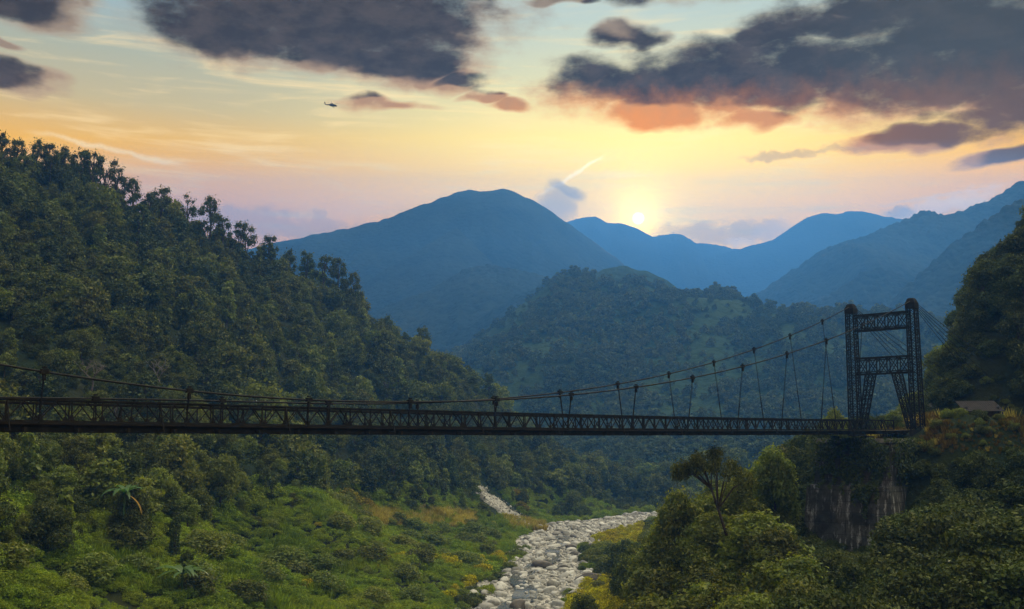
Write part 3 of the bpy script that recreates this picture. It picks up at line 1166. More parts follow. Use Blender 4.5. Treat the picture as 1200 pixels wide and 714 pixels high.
mb = MB()
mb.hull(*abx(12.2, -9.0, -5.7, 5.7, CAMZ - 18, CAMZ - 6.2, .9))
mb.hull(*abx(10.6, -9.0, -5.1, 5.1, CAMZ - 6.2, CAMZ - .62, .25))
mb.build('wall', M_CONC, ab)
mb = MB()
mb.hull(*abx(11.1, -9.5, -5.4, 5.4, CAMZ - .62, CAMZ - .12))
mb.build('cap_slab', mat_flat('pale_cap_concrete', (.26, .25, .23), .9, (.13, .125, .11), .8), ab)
for o in (-2.42, 2.42):
    mb = MB()
    mb.hull(*abx(11.0, 9.6, o - .35, o + .35, CAMZ - .115, CAMZ + .22))
    mb.build('bearing', M_STEEL, ab)

# ================================================================== the old hut beside the path
M_WALLH = mat_flat('grey_weathered_boards', (.06, .054, .052), .9, (.025, .023, .022), 1.8)
M_ROOFH = mat_flat('grey_corrugated_roof', (.030, .025, .026), .95, (.015, .012, .013), 1.2)
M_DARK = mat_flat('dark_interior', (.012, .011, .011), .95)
HUT = at(1153, 501, 139)
hut = empty('ruined_hut', (HUT[0], HUT[1], HUT[2] + .2), R(-8), .86)
tag(hut, 'small grey ruined hut with a sloping roof, below the dark trees', 'hut')


def box(mb, x0, x1, y0, y1, z0, z1):
    return mb.hull([(x0, y0, z0), (x1, y0, z0), (x1, y1, z0), (x0, y1, z0)], [(x0, y0, z1), (x1, y0, z1), (x1, y1, z1), (x0, y1, z1)])


mb = MB()
box(mb, -2.4, -1.5, 0, .2, 0, 2.6); box(mb, .35, 2.5, 0, .2, 0, 2.3); box(mb, -1.5, .35, 0, .2, 1.95, 2.5)
box(mb, -2.4, -2.2, .2, 3.6, 0, 3.0); box(mb, 2.3, 2.5, .2, 3.6, 0, 3.0); box(mb, -2.4, 2.5, 3.6, 3.8, 0, 3.4)
mb.build('wall', M_WALLH, hut)
mb = MB()
nr = 34
for k in range(nr):
    xx = -2.9 + 5.9 * k / nr
    mb.bar((xx + .05, -.75, 2.25 + .04 * (k % 2)), (xx + .05, 4.1, 4.0 + .04 * (k % 2)), 5.9 / nr + .012, .05)
mb.build('roof', M_ROOFH, hut)
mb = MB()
box(mb, -1.47, .32, .9, 1.0, 0, 1.94)  # dark panel set inside the opening in place of interior shade
mb.build('doorway_shade', M_DARK, hut)
for p0, p1 in (((-2.7, -.6, 0), (-2.72, -.55, 2.16)), ((2.75, -.6, 0), (2.72, -.55, 2.16)), ((-.9, -.62, 0), (-.2, -.5, 2.16))):
    MB().bar(p0, p1, .15).build('roof_post', M_WALLH, hut)

# ================================================================== helicopter
M_HELI = mat_flat('grey_green_fuselage', (.045, .05, .048), .45, (.03, .033, .03), .5, .05)
M_GLASS = mat_flat('dark_canopy_glass', (.02, .024, .03), .12, (.015, .02, .025), .5, 0)
hp = at(389, 123.5, 560)
heli = empty('helicopter', hp, 0)
heli.scale = (.56,) * 3
heli.rotation_euler = (R(4), R(7), R(-14))
tag(heli, 'small dark helicopter flying under the clouds, nose down to the right', 'helicopter')
prof = [(-7.6, .22, .22, .55), (-6, .28, .34, .5), (-4, .42, .50, .42), (-2, .85, .95, .2), (-.8, 1.1, 1.2, .08), (1.2, 1.15, 1.25, 0), (3.0, 1.1, 1.15, -.08), (4.4, .9, .85, -.3), (5.3, .55, .5, -.5), (5.75, .2, .18, -.62)]
vs, fs = [], []
NN = 14
for x_, wy, hz_, zc_ in prof:
    for k in range(NN):
        a = 2 * math.pi * k / NN
        vs.append((x_, wy * math.copysign(abs(math.cos(a)) ** .8, math.cos(a)), zc_ + hz_ * math.copysign(abs(math.sin(a)) ** .8, math.sin(a))))
for i in range(len(prof) - 1):
    for k in range(NN):
        a, c = i * NN + k, i * NN + (k + 1) % NN
        fs.append((a, c, c + NN, a + NN))
fs += [tuple(range(NN - 1, -1, -1)), tuple(range((len(prof) - 1) * NN, len(prof) * NN))]
mb = MB(); mb.add(vs, fs)
mb.build('fuselage', M_HELI, heli, True)
mb = MB()
mb.hull([(-2.4, -.5, .9), (1.6, -.55, 1.05), (1.6, .55, 1.05), (-2.4, .5, .9)], [(-1.6, -.35, 1.75), (.9, -.35, 1.85), (.9, .35, 1.85), (-1.6, .35, 1.75)])
mb.bar((-.2, 0, 1.8), (-.2, 0, 2.35), .3)
mb.build('engine_housing', M_HELI, heli)
mb = MB()
mb.hull([(-6.6, -.1, .5), (-7.7, -.1, .6), (-7.7, .1, .6), (-6.6, .1, .5)], [(-8.2, -.06, 2.9), (-9.0, -.06, 2.95), (-9.0, .06, 2.95), (-8.2, .06, 2.9)])
mb.bar((-7.6, -1.7, .75), (-7.6, 1.7, .75), .9, .08)
mb.build('tail_fin', M_HELI, heli)
mb = MB()
for k in range(4):
    a = R(18 + 90 * k)
    mb.bar((-.2, 0, 2.3), (-.2 + 7.6 * math.cos(a), 7.6 * math.sin(a), 2.42), .42, .05)
mb.build('main_rotor', M_HELI, heli)
mb = MB()
for k in range(4):
    a = R(30 + 90 * k)
    mb.bar((-8.5, .2, 2.4), (-8.5 + 1.5 * math.cos(a), .24, 2.4 + 1.5 * math.sin(a)), .05, .18, (0, 1, 0))
mb.build('tail_rotor', M_HELI, heli)
for sy in (-1, 1):
    mb = MB()
    mb.bar((1.6, sy * .9, -.9), (1.7, sy * 1.35, -1.75), .16)
    mb.tube([(1.7, sy * 1.3, -1.85), (1.7, sy * 1.5, -1.85)], .34, 10)
    mb.build('landing_gear', M_DARK, heli)
mb = MB()
mb.tube([(-5.2, -.12, -.55), (-5.2, .12, -.55)], .25, 10)
mb.bar((-5.2, 0, .2), (-5.2, 0, -.5), .12)
mb.build('tail_wheel', M_DARK, heli)
for sy in (-1, 1):
    mb = MB()
    mb.hull([(2.6, sy * 1.06, .1), (4.2, sy * .88, -.2), (4.1, sy * .90, .25), (2.6, sy * 1.02, .75)], [(2.6, sy * 1.16, .1), (4.2, sy * 1.0, -.2), (4.1, sy * .98, .25), (2.6, sy * 1.10, .75)])
    mb.build('cockpit_window', M_GLASS, heli)
# ================================================================== foliage materials
def mat_leaf(name, c0, c1, c2, trans=.30, patch=.02, gloss=.05):
    """c0..c1 by the plant's place in the forest, c2 mixed in leaf by leaf"""
    m, b = new_mat(name)
    oi = b.n('ShaderNodeObjectInfo')
    geo = b.n('ShaderNodeNewGeometry')
    rnd, lrnd = E(b, oi.outputs['Random']), E(b, geo.outputs['Random Per Island'])
    pn = b.noise(E(b, oi.outputs['Location']), patch, 3, .6)
    t = b.step(pn, .38, .62) * .65 + rnd * .45
    c = b.mix(t, c0, c1)
    c = b.mix(lrnd * lrnd * .7, c, c2)
    hs = b.n('ShaderNodeHueSaturation')
    b.put(hs.inputs['Color'], c)
    b.put(hs.inputs['Value'], lrnd * .6 + .7)
    b.put(hs.inputs['Hue'], rnd * .03 + .485)
    col = E(b, hs.outputs[0])
    df = b.n('ShaderNodeBsdfDiffuse'); b.put(df.inputs[0], col)
    tr = b.n('ShaderNodeBsdfTranslucent'); b.put(tr.inputs[0], b.mix(1.0, col, (1.25, 1.3, .55), 'MULTIPLY'))
    mx = b.n('ShaderNodeMixShader'); b.put(mx.inputs[0], trans)
    b.t.links.new(df.outputs[0], mx.inputs[1]); b.t.links.new(tr.outputs[0], mx.inputs[2])
    out = mx.outputs[0]
    if gloss:
        gl = b.n('ShaderNodeBsdfGlossy'); b.put(gl.inputs[0], (.8, .85, .8)); b.put(gl.inputs['Roughness'], .45)
        m2 = b.n('ShaderNodeMixShader'); b.put(m2.inputs[0], gloss)
        b.t.links.new(out, m2.inputs[1]); b.t.links.new(gl.outputs[0], m2.inputs[2])
        out = m2.outputs[0]
    return finish(m, b, out)


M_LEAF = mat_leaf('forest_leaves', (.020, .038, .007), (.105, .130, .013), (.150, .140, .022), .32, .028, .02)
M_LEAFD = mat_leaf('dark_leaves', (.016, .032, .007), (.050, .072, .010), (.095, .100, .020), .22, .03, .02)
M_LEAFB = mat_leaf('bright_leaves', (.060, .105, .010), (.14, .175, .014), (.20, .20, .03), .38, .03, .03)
M_GCOV = mat_leaf('ground_cover_leaves', (.070, .140, .008), (.200, .260, .013), (.22, .26, .02), .3, .06, .015)
M_YEL = mat_leaf('yellow_flowering_leaves', (.13, .16, .010), (.30, .27, .010), (.60, .50, .02), .3, .12, 0)
M_GOLD = mat_leaf('golden_shrub_leaves', (.10, .095, .012), (.19, .15, .018), (.30, .23, .03), .3, .08, 0)
M_DRY = mat_leaf('dry_grass_blades', (.22, .18, .03), (.36, .30, .055), (.45, .38, .11), .3, .08, 0)
M_BROWN = mat_leaf('brown_grass_blades', (.06, .042, .014), (.12, .080, .020), (.20, .15, .04), .25, .08, 0)
M_FARL = mat_leaf('far_forest_leaves', (.028, .048, .022), (.105, .132, .055), (.11, .13, .055), .15, .008, 0)
M_BARK = mat_flat('bark', (.075, .058, .042), .95, (.03, .025, .018), 2.5, .6)
M_PALE = mat_flat('bare_pale_branches', (.20, .175, .145), .9, (.11, .095, .08), 1.5)
M_BAN = mat_leaf('banana_leaf', (.035, .085, .016), (.055, .11, .02), (.06, .11, .025), .35, .05, .04)
M_BANY = mat_leaf('withered_banana_leaf', (.20, .13, .03), (.26, .17, .04), (.26, .17, .04), .25, .05, 0)


# ================================================================== plant prototypes (meshes only)
def leaves(centers, normals, size, r, aspect=.55, jit=.7):
    """diamond leaf faces at the centres"""
    n = len(centers)
    nn = normals + r.normal(0, jit, (n, 3))
    nn /= np.linalg.norm(nn, axis=1)[:, None] + 1e-9
    ref = r.normal(0, 1, (n, 3))
    a = np.cross(nn, ref); a /= np.linalg.norm(a, axis=1)[:, None] + 1e-9
    b_ = np.cross(nn, a)
    s = (size * (.45 + 1.15 * r.random(n) ** 1.6))[:, None] * .55
    bend = nn * s * r.uniform(-.35, .1, (n, 1))
    v = np.stack([centers - a * s + bend, centers - b_ * s * aspect, centers + a * s + bend, centers + b_ * s * aspect], 1)
    return v.reshape(-1, 3), np.arange(n * 4).reshape(-1, 4)


def lobes_crown(r, lobes, n, size, fill=.28, squash=.8, up=.35, fuzz=.0):
    """leaves spread through the outer part of a set of overlapping lobes (x, y, z, radius)"""
    L = np.array(lobes)
    wts = L[:, 3] ** 2
    wts = wts / wts.sum()
    k = r.choice(len(L), int(n * 1.7), p=wts)
    d = r.normal(0, 1, (len(k), 3))
    d[:, 2] = d[:, 2] * .9 + .28
    d /= np.linalg.norm(d, axis=1)[:, None]
    lump = .82 + .36 * np.abs(np.sin(d[:, 0] * 5 + k * 1.7) * np.sin(d[:, 1] * 5 + k) * np.sin(d[:, 2] * 4.3 + k * .6)) ** .5
    rad = L[k, 3] * lump * (1 - fill * r.random(len(k)) ** 1.4)
    c = L[k, :3] + d * rad[:, None] * np.array([1, 1, squash])
    keep = np.ones(len(c), bool)
    for j, (x_, y_, z_, q) in enumerate(L):
        dd = np.sqrt((c[:, 0] - x_) ** 2 + (c[:, 1] - y_) ** 2 + ((c[:, 2] - z_) / squash) ** 2)
        keep &= (dd > q * .66) | (k == j)
    c, d = c[keep][:n], d[keep][:n]
    if fuzz:
        far_ = r.random(len(c)) < .4
        c = c + r.normal(0, fuzz, c.shape) * far_[:, None]
    nrm = d + np.array([0, 0, up])
    return c, nrm


def limb_mesh(name, H, lobes, r, rad, mat=None, lean=0.0, nl=7):
    mb = MB()
    top = max(l[2] for l in lobes) * .8
    sp = [(lean * (t ** 1.3) * H + .12 * H * .3 * math.sin(3 * t + r.random()) * t, .05 * H * math.sin(4 * t) * t, t * top) for t in np.linspace(0, 1, 6)]
    mb.tube(sp, [rad * (1 - .7 * t) for t in np.linspace(0, 1, 6)], 7)
    for l in lobes[:nl]:
        q = sp[2 + int(r.integers(0, 3))]
        e = Vector(l[:3])
        p = Vector(q)
        mid = p.lerp(e, .5) + Vector((0, 0, .08 * H))
        mb.tube([p, mid, e], [rad * .42, rad * .28, rad * .1], 5)
    me = bpy.data.meshes.new(name)
    me.from_pydata(mb.v, [], mb.f)
    me.materials.append(mat or M_BARK)
    return me


def broadleaf(seed, H, Rr, lo, nlobe, nleaf, size, mat, spread=.62, lr=(.30, .50), lean=0.0, fill=.28, aspect=.55, up=.35, squash=.8, conic=.35, fuzz=None):
    r = np.random.default_rng(seed)
    lobes = []
    for i in range(nlobe):
        t = (i + .5) / nlobe
        z = lo * H + (H * .86 - lo * H) * (t ** .8)
        env = (1 - conic * t) * (1 - max(0, t - .75) * 2.2)
        a = i * 2.4 + r.uniform(-.5, .5)
        rr = Rr * spread * env * r.uniform(.55, 1.15)
        q = Rr * r.uniform(*lr) * (1 - .25 * t)
        lobes.append((math.cos(a) * rr + lean * H * t, math.sin(a) * rr, z + r.uniform(-.05, .05) * H, q))
    c, nrm = lobes_crown(r, lobes, nleaf, size, fill, squash, up, .07 * Rr if fuzz is None else fuzz)
    v, f = leaves(c, nrm, size, r, aspect)
    crown = quads_mesh('crown_mesh', v, f, [mat])
    trunk = limb_mesh('trunk_mesh', H, lobes[::-1], r, .028 * H, None, lean)
    return crown, trunk


NEARP = [broadleaf(100 + i, 6.4, 2.9, [.12, .2, .1, .25, .15, .3][i], [11, 9, 13, 8, 12, 10][i], 8500, .225, [M_LEAF, M_LEAFD, M_LEAF, M_LEAFB, M_LEAFD, M_LEAF][i]) for i in range(6)]
MIDP = [broadleaf(200 + i, 7.2, 3.2, .10, [15, 20, 13, 18, 16, 22][i], 3600, .42, [M_LEAF, M_LEAFD, M_LEAF, M_LEAF, M_LEAFD, M_LEAF][i], conic=[.35, .5, .2, .6, .3, .45][i], lr=(.18, .40), spread=.75, fuzz=.45, fill=.5) for i in range(6)]
MIDP += [broadleaf(220, 9.5, 2.2, .15, 12, 2000, .46, M_LEAFB, spread=.5, conic=.55), broadleaf(221, 8.5, 3.8, .30, 11, 2400, .55, M_LEAFB, spread=.75, squash=.55, conic=.0),
         broadleaf(222, 10, 2.6, .25, 14, 1500, .5, M_LEAFD, spread=.7, fill=.7, conic=.3), broadleaf(223, 7.5, 4.4, .08, 15, 3200, .52, M_LEAF, spread=.7, squash=.7, conic=.25)]
TALLP = [broadleaf(300 + i, 13, 4.0, [.22, .34, .12, .40, .12][i], [19, 13, 22, 9, 20][i], [4600, 2600, 5200, 1500, 5000][i], .42, M_LEAFD,
                   spread=.80, lr=(.20, .36), lean=[.04, -.05, .02, .08, -.03][i], fill=.65, squash=.72, conic=[.35, .1, .45, .1, .5][i], fuzz=.5) for i in range(5)]
FARP = [broadleaf(400 + i, 7.0, 3.7, .12, [6, 8, 5, 7][i], 800, .85, M_FARL, conic=.3) for i in range(4)]
BIGP = [broadleaf(500 + i, 13, 4.6, [.06, .1, .05][i], [18, 15, 20][i], 14000, .30, M_LEAFD, lr=(.24, .38), conic=.4) for i in range(3)]


def bush(seed, nleaf, size, mat, H=1.25, Rr=1.15, aspect=.5, n=6, up=.7):
    return broadleaf(seed, H, Rr, .12, n, nleaf, size, mat, spread=.6, lr=(.34, .58), up=up, aspect=aspect, squash=.75)


GCOV = [bush(600 + i, 1500, .19, M_GCOV, 1.15, 1.35, .32) for i in range(5)]
BUSHG = [bush(620 + i, 3200, .15, [M_LEAFB, M_LEAF, M_LEAFD][i], 1.5, 1.3, .5, 8) for i in range(3)]
BUSHY = [bush(640 + i, 1300, .19, M_YEL, 1.2, 1.2, .4, 7) for i in range(3)]


BUSHO = bush(660, 1500, .19, M_GOLD, 1.2, 1.2, .4, 8)


def tuft(seed, n, h, mat, spread=.45, wid=.045):
    r = np.random.default_rng(seed)
    a = r.uniform(0, 2 * np.pi, n)
    base = np.stack([np.cos(a) * r.random(n) * spread, np.sin(a) * r.random(n) * spread, np.zeros(n)], 1)
    d = np.stack([np.cos(a) * r.uniform(.05, .5, n), np.sin(a) * r.uniform(.05, .5, n), np.ones(n)], 1)
    hh = (h * r.uniform(.5, 1.15, n))[:, None]
    side = np.stack([-np.sin(a), np.cos(a), np.zeros(n)], 1) * wid
    v = np.stack([base - side, base + side, base + d * hh * .6 + side * .8, base + d * hh + np.array([0, 0, -.12]) * hh], 1)
    return quads_mesh('tuft_mesh', v.reshape(-1, 3), np.arange(n * 4).reshape(-1, 4), [mat])


DRYG = [tuft(700 + i, 70, 2.0, M_DRY, .6, .05) for i in range(3)]
BRNG = [tuft(710 + i, 70, 1.5, M_BROWN, .6, .045) for i in range(3)]


# ================================================================== scattering
def points_object(name, protos, pos, rot, scl, idx, label=None):
    """one 'stuff' object: prototype meshes set on points by geometry nodes"""
    col = bpy.data.collections.new(name + '_kinds')
    for k, me in enumerate(protos):
        o = bpy.data.objects.new('%s_kind_%02d' % (name, k), me)
        col.objects.link(o)
    me = bpy.data.meshes.new(name)
    n = len(pos)
    me.vertices.add(n)
    me.vertices.foreach_set('co', np.asarray(pos, np.float32).ravel())
    at_ = me.attributes.new('rot', 'FLOAT_VECTOR', 'POINT'); at_.data.foreach_set('vector', np.asarray(rot, np.float32).ravel())
    at_ = me.attributes.new('scl', 'FLOAT_VECTOR', 'POINT'); at_.data.foreach_set('vector', np.asarray(scl, np.float32).ravel())
    at_ = me.attributes.new('idx', 'INT', 'POINT'); at_.data.foreach_set('value', np.asarray(idx, np.int32))
    o = link(name, me)
    g = bpy.data.node_groups.new(name + '_scatter', 'GeometryNodeTree')
    g.interface.new_socket('Geometry', in_out='INPUT', socket_type='NodeSocketGeometry')
    g.interface.new_socket('Geometry', in_out='OUTPUT', socket_type='NodeSocketGeometry')
    N = g.nodes.new
    gi, go = N('NodeGroupInput'), N('NodeGroupOutput')
    ci = N('GeometryNodeCollectionInfo')
    ci.inputs['Collection'].default_value = col
    ci.inputs['Separate Children'].default_value = True
    ci.inputs['Reset Children'].default_value = True
    iop = N('GeometryNodeInstanceOnPoints')

    def attr(nm, ty):
        a = N('GeometryNodeInputNamedAttribute')
        a.data_type = ty
        a.inputs['Name'].default_value = nm
        return a.outputs[0]
    e2r = N('FunctionNodeEulerToRotation')
    g.links.new(attr('rot', 'FLOAT_VECTOR'), e2r.inputs[0])
    g.links.new(gi.outputs[0], iop.inputs['Points'])
    g.links.new(ci.outputs[0], iop.inputs['Instance'])
    iop.inputs['Pick Instance'].default_value = True
    g.links.new(attr('idx', 'INT'), iop.inputs['Instance Index'])
    g.links.new(e2r.outputs[0], iop.inputs['Rotation'])
    g.links.new(attr('scl', 'FLOAT_VECTOR'), iop.inputs['Scale'])
    g.links.new(iop.outputs[0], go.inputs[0])
    md = o.modifiers.new('scatter', 'NODES')
    md.node_group = g
    tag(o, label, kind='stuff')
    return o


def jgrid(x0, x1, y0, y1, s, r):
    xs, ys = np.meshgrid(np.arange(x0, x1, s), np.arange(y0, y1, s))
    return (xs + r.uniform(-.45, .45, xs.shape) * s).ravel(), (ys + r.uniform(-.45, .45, ys.shape) * s).ravel()


def seen(x, y, z, clear=2.0, field=gz, y0=20.0, n=60):
    """which points can be seen from the camera over the bare terrain"""
    ok = np.ones(len(x), bool)
    for t in np.linspace(.06, .985, n):
        h = field(x * t, y * t)
        ok &= (CAMZ + (z - CAMZ) * t) > h - clear
    return ok


def in_poly(px, py, poly):
    poly = np.asarray(poly, float)
    inside = np.zeros(np.shape(px), bool)
    j = len(poly) - 1
    for i in range(len(poly)):
        xi, yi, xj, yj = *poly[i], *poly[j]
        c = ((yi > py) != (yj > py)) & (px < (xj - xi) * (py - yi) / (yj - yi + 1e-12) + xi)
        inside ^= c
        j = i
    return inside


def plant(name, pair, loc_, rz, sc, label, cat, group=None, tilt=(0, 0), parts=('trunk', 'crown')):
    """one tree: an Empty with its own trunk and crown"""
    t = empty(name, loc_, rz)
    t.rotation_euler = (tilt[0], tilt[1], rz)
    t.scale = sc if hasattr(sc, '__len__') else (sc,) * 3
    link(parts[0], pair[1], t)
    link(parts[1], pair[0], t)
    return tag(t, label, cat, group)


r = np.random.default_rng(42)
# ---------------------------------------------------------------- zones on the ground (outlines of real patches, found by their place in the valley)
TERRACE = [(-200, 655), (0, 660), (100, 648), (190, 632), (270, 612), (330, 590), (420, 598), (560, 604), (650, 615), (655, 640), (600, 690), (545, 760), (540, 900), (-200, 900)]
SLIDE = [(540, 560), (562, 560), (585, 580), (606, 596), (630, 622), (596, 620), (566, 596)]

# ================================================================== left slope forest
x, y = jgrid(-330, 130, 60, 600, 4.3, r)
z = gz(x, y)
px, py, dz_ = project(np.stack([x, y, z], 1))
rdist, rhalf = river_dist(x, y)
xc = np.interp(y, [p[1] for p in RIVER], [p[0] for p in RIVER])
keep = (rdist > rhalf + 5) & ((x < xc) | (y > 420)) & ~in_poly(px, py, TERRACE) & (px > -140) & (px < 1260) & (py < 800) & ~in_poly(px, py, SLIDE)
keep &= ~((px > 585) & (px < 650) & (py > 600) & (y < 400))
x, y, z = x[keep], y[keep], z[keep]
vis = seen(x, y, z + 8, 3.0)
x, y, z = x[vis], y[vis], z[vis]
px, py, dz_ = project(np.stack([x, y, z], 1))
n = len(x)
sc = (.48 + 1.15 * r.random(n) ** 2.3) * (1 + .5 * (fbm(x / 24, y / 24, 2, 77) - .5))
# smaller plants at the foot of the slope
foot = (py > 585) & (px > 330) & (px < 760)
sc = np.where(foot, sc * .55, sc)
rot = np.stack([r.normal(0, .08, n), r.normal(0, .08, n), r.uniform(0, 6.28, n)], 1)
scl = np.stack([sc * r.uniform(.9, 1.15, n), sc * r.uniform(.9, 1.15, n), sc * r.uniform(.8, 1.25, n)], 1)
size_px = sc / dz_
inframe = (px > 0) & (px < 1200) & (py < 745)
order = np.argsort(-(size_px * inframe))
N_LEFT = 170
single = np.zeros(n, bool)
single[order[:N_LEFT]] = True
near = dz_ < 230
idx = np.where(near & (r.random(n) < .8), r.integers(0, 6, n), 6 + r.choice(10, n, p=[.12, .12, .12, .1, .12, .1, .07, .05, .1, .1]))
ALLP = NEARP + MIDP
G_LOW, G_MID, G_UP = 'trees of the lower left slope', 'trees of the left slope behind the deck', 'trees high on the left slope'
for i in np.where(single)[0]:
    top_px = py[i] - 1200 * 6.5 * sc[i] / dz_[i]
    if py[i] > 560:
        lab, grp = 'bushy green forest tree low on the left slope, under the bridge deck', G_LOW
    elif py[i] > 470:
        lab, grp = 'dense green forest tree on the left slope just behind the bridge deck', G_MID
    else:
        lab, grp = 'dense green forest tree on the left slope, above the main cable', G_UP
    plant('forest_tree', ALLP[idx[i]], (x[i], y[i], z[i] - .3), rot[i, 2], scl[i], lab, 'tree', grp, rot[i, :2])
q = ~single
points_object('forest', [p[0] for p in ALLP], np.stack([x, y, z - .3], 1)[q], rot[q], scl[q], idx[q], 'dense green forest covering the steep left slope')
print('left forest', n, 'things', single.sum())

# taller trees rising out of the canopy
cand = np.where(inframe & (dz_ > 190) & (dz_ < 420) & (py > 300) & (py < 585) & (px < 690))[0]
for i in r.choice(cand, 46, replace=False):
    s_ = r.uniform(.62, .98)
    pair = (TALLP + MIDP[6:9])[int(r.integers(0, 8))]
    up_ = py[i] < 470
    plant('tall_tree', pair, (x[i], y[i], z[i] - .3), r.uniform(0, 6), (s_ * 1.1, s_ * 1.1, s_), 'taller tree rising out of the forest canopy above the bridge deck, left slope' if up_ else 'taller tree rising out of the forest canopy below the bridge deck, left slope',
          'tree', 'emergent trees above the deck' if up_ else 'emergent trees below the deck', (r.normal(0, .06), r.normal(0, .06)))

# ---------------------------------------------------------------- trees standing out on the skyline
SKY = [  # px, py of the top, prototype, label
    (4, 152, 4, None), (20, 160, 2, None), (46, 163, 0, None), (62, 166, 2, None), (76, 168, 4, None), (95, 172, 2, None),
    (112, 168, 1, 'open crowned skyline tree, first of the thin ones from the left'),
    (129, 180, 3, 'thin airy tree with sky showing through, beside the open crowned skyline tree'), (140, 186, 3, None),
    (156, 207, 0, None), (190, 201, 2, 'tallest dark tree standing clear above the left ridge'), (177, 222, 4, None), (207, 232, 4, None),
    (222, 233, 3, 'slender tree with a round tuft, right of the tallest ridge tree'),
    (247, 229, 0, 'broad tall tree half way down the left ridge skyline, with a ragged crown'), (263, 250, 1, None), (283, 257, 1, None), (292, 262, 3, None),
    (318, 262, 2, 'round headed dark tree on the ridge, left of the last group'), (340, 277, 4, None),
    (360, 270, 0, None), (381, 277, 1, 'flat spreading tree on the ridge in front of the blue summit'), (398, 300, 2, None), (415, 318, 0, None),
    (455, 368, 4, None), (494, 384, 2, 'small round tree on the ridge against the blue valley, above the cable'), (475, 388, 4, None), (535, 424, 4, None), (553, 433, 2, None), (572, 437, 0, None)]
for k, (sx, sy, pr, lab) in enumerate(SKY):
    sy -= 7 if lab else 3
    Yv = np.arange(230, 560, 2.0)
    d = ray(sx, sy)
    u = (sx - 600) / 1200.0
    best = None
    for Yq in Yv:
        p = at(sx, sy, Yq)
        g = float(gz(p[0], Yq))
        _, gp, _ = project((p[0], Yq, g))
        if best is None or gp[0] < best[1] - .15:
            best = (Yq, gp[0], g, p)
    Yq, gp, g, p = best
    h = p[2] - g
    h = min(max(h, 6.0), 19.0)
    s_ = h / 12.6
    pair = TALLP[pr]
    wide = min(1.35, max(.8, .72 / s_)) * s_
    if lab:
        plant('ridge_tree', pair, (p[0], Yq, g - .3), k * 1.3, (wide, wide, s_), lab, 'tree')
    else:
        plant('ridge_tree', pair, (p[0], Yq, g - .3), k * 1.3, (wide, wide, s_), 'dark tree standing among others along the left ridge skyline', 'tree', 'trees along the left ridge skyline')

# ================================================================== terrace ground cover
x, y = jgrid(-150, 60, 70, 480, 1.55, r)
z = gz(x, y)
px, py, dz_ = project(np.stack([x, y, z], 1))
rdist, rhalf = river_dist(x, y)
gold1 = in_poly(px, py, [(425, 602), (470, 598), (556, 601), (556, 618), (520, 622), (430, 616)])
gold2 = in_poly(px, py, [(588, 606), (640, 616), (640, 622), (600, 622)])
keep = (rdist > rhalf + 1.0 + (fbm(x / 5, y / 5, 2, 5) - .5) * 4) & (in_poly(px, py, TERRACE) | ((py > 572) & (px < 765) & (x < np.interp(y, [p[1] for p in RIVER], [p[0] for p in RIVER])))) & (px > -140) & (py < 790) & ~in_poly(px, py, SLIDE) & ~((gold1 | gold2) & (fbm(x / 3, y / 5, 2, 88) > .38))
q = keep
n = q.sum()
X, Y, Z, PX, PY = x[q], y[q], z[q], px[q], py[q]
yel = in_poly(PX, PY, [(470, 655), (540, 652), (620, 648), (632, 662), (600, 690), (545, 740), (520, 700), (560, 672)]) & (fbm(X / 4, Y / 5, 2, 19) > .43) & (r.random(n) < .75)
yel |= (r.random(n) < .006) & in_poly(PX, PY, TERRACE)
sc = r.uniform(.55, 1.5, n) * (.25 + 1.5 * fbm(X / 7, Y / 7, 3, 12)) * np.where(in_poly(PX, PY, TERRACE), 1, 1.25)
rot = np.stack([r.normal(0, .1, n), r.normal(0, .1, n), r.uniform(0, 6.28, n)], 1)
scl = np.stack([sc, sc, sc * r.uniform(.6, 1.1, n)], 1)
w_ = ~yel
points_object('shrubbery', [p[0] for p in GCOV], np.stack([X, Y, Z - .1], 1)[w_], rot[w_], scl[w_], r.integers(0, 5, w_.sum()), 'low bright green ground cover over the river terrace')
for i in r.permutation(np.where(yel)[0])[:108]:
    riv = PX[i] > 465
    plant('yellow_bush', BUSHY[int(r.integers(0, 3))], (X[i], Y[i], Z[i] - .1), rot[i, 2], scl[i] * 1.05,
          'yellow flowering bush on the left bank beside the white stones' if riv else 'yellow bush scattered in the green ground cover of the terrace', 'bush',
          'yellow bushes on the left bank' if riv else 'yellow bushes scattered on the terrace', parts=('stem', 'foliage'))
print('terrace', n, yel.sum())
# a few larger green bushes rising out of the cover
bx_, by_ = jgrid(-130, 10, 90, 330, 9.5, r)
bz_ = gz(bx_, by_)
bpx, bpy_, bd = project(np.stack([bx_, by_, bz_], 1))
rdist, rhalf = river_dist(bx_, by_)
ok = in_poly(bpx, bpy_, TERRACE) & (rdist > rhalf + 5) & (bpx > 0) & (bpx < 640) & (bpy_ < 720)
for i in r.permutation(np.where(ok)[0])[:80]:
    s_ = r.uniform(1.0, 2.6)
    plant('green_bush', BUSHG[0] if r.random() < .75 else BUSHG[1], (bx_[i], by_[i], bz_[i] - .2), r.uniform(0, 6), (s_ * 1.25, s_ * 1.25, s_), 'rounded green bush rising out of the terrace ground cover', 'bush',
          'green bushes on the terrace', parts=('stem', 'foliage'))
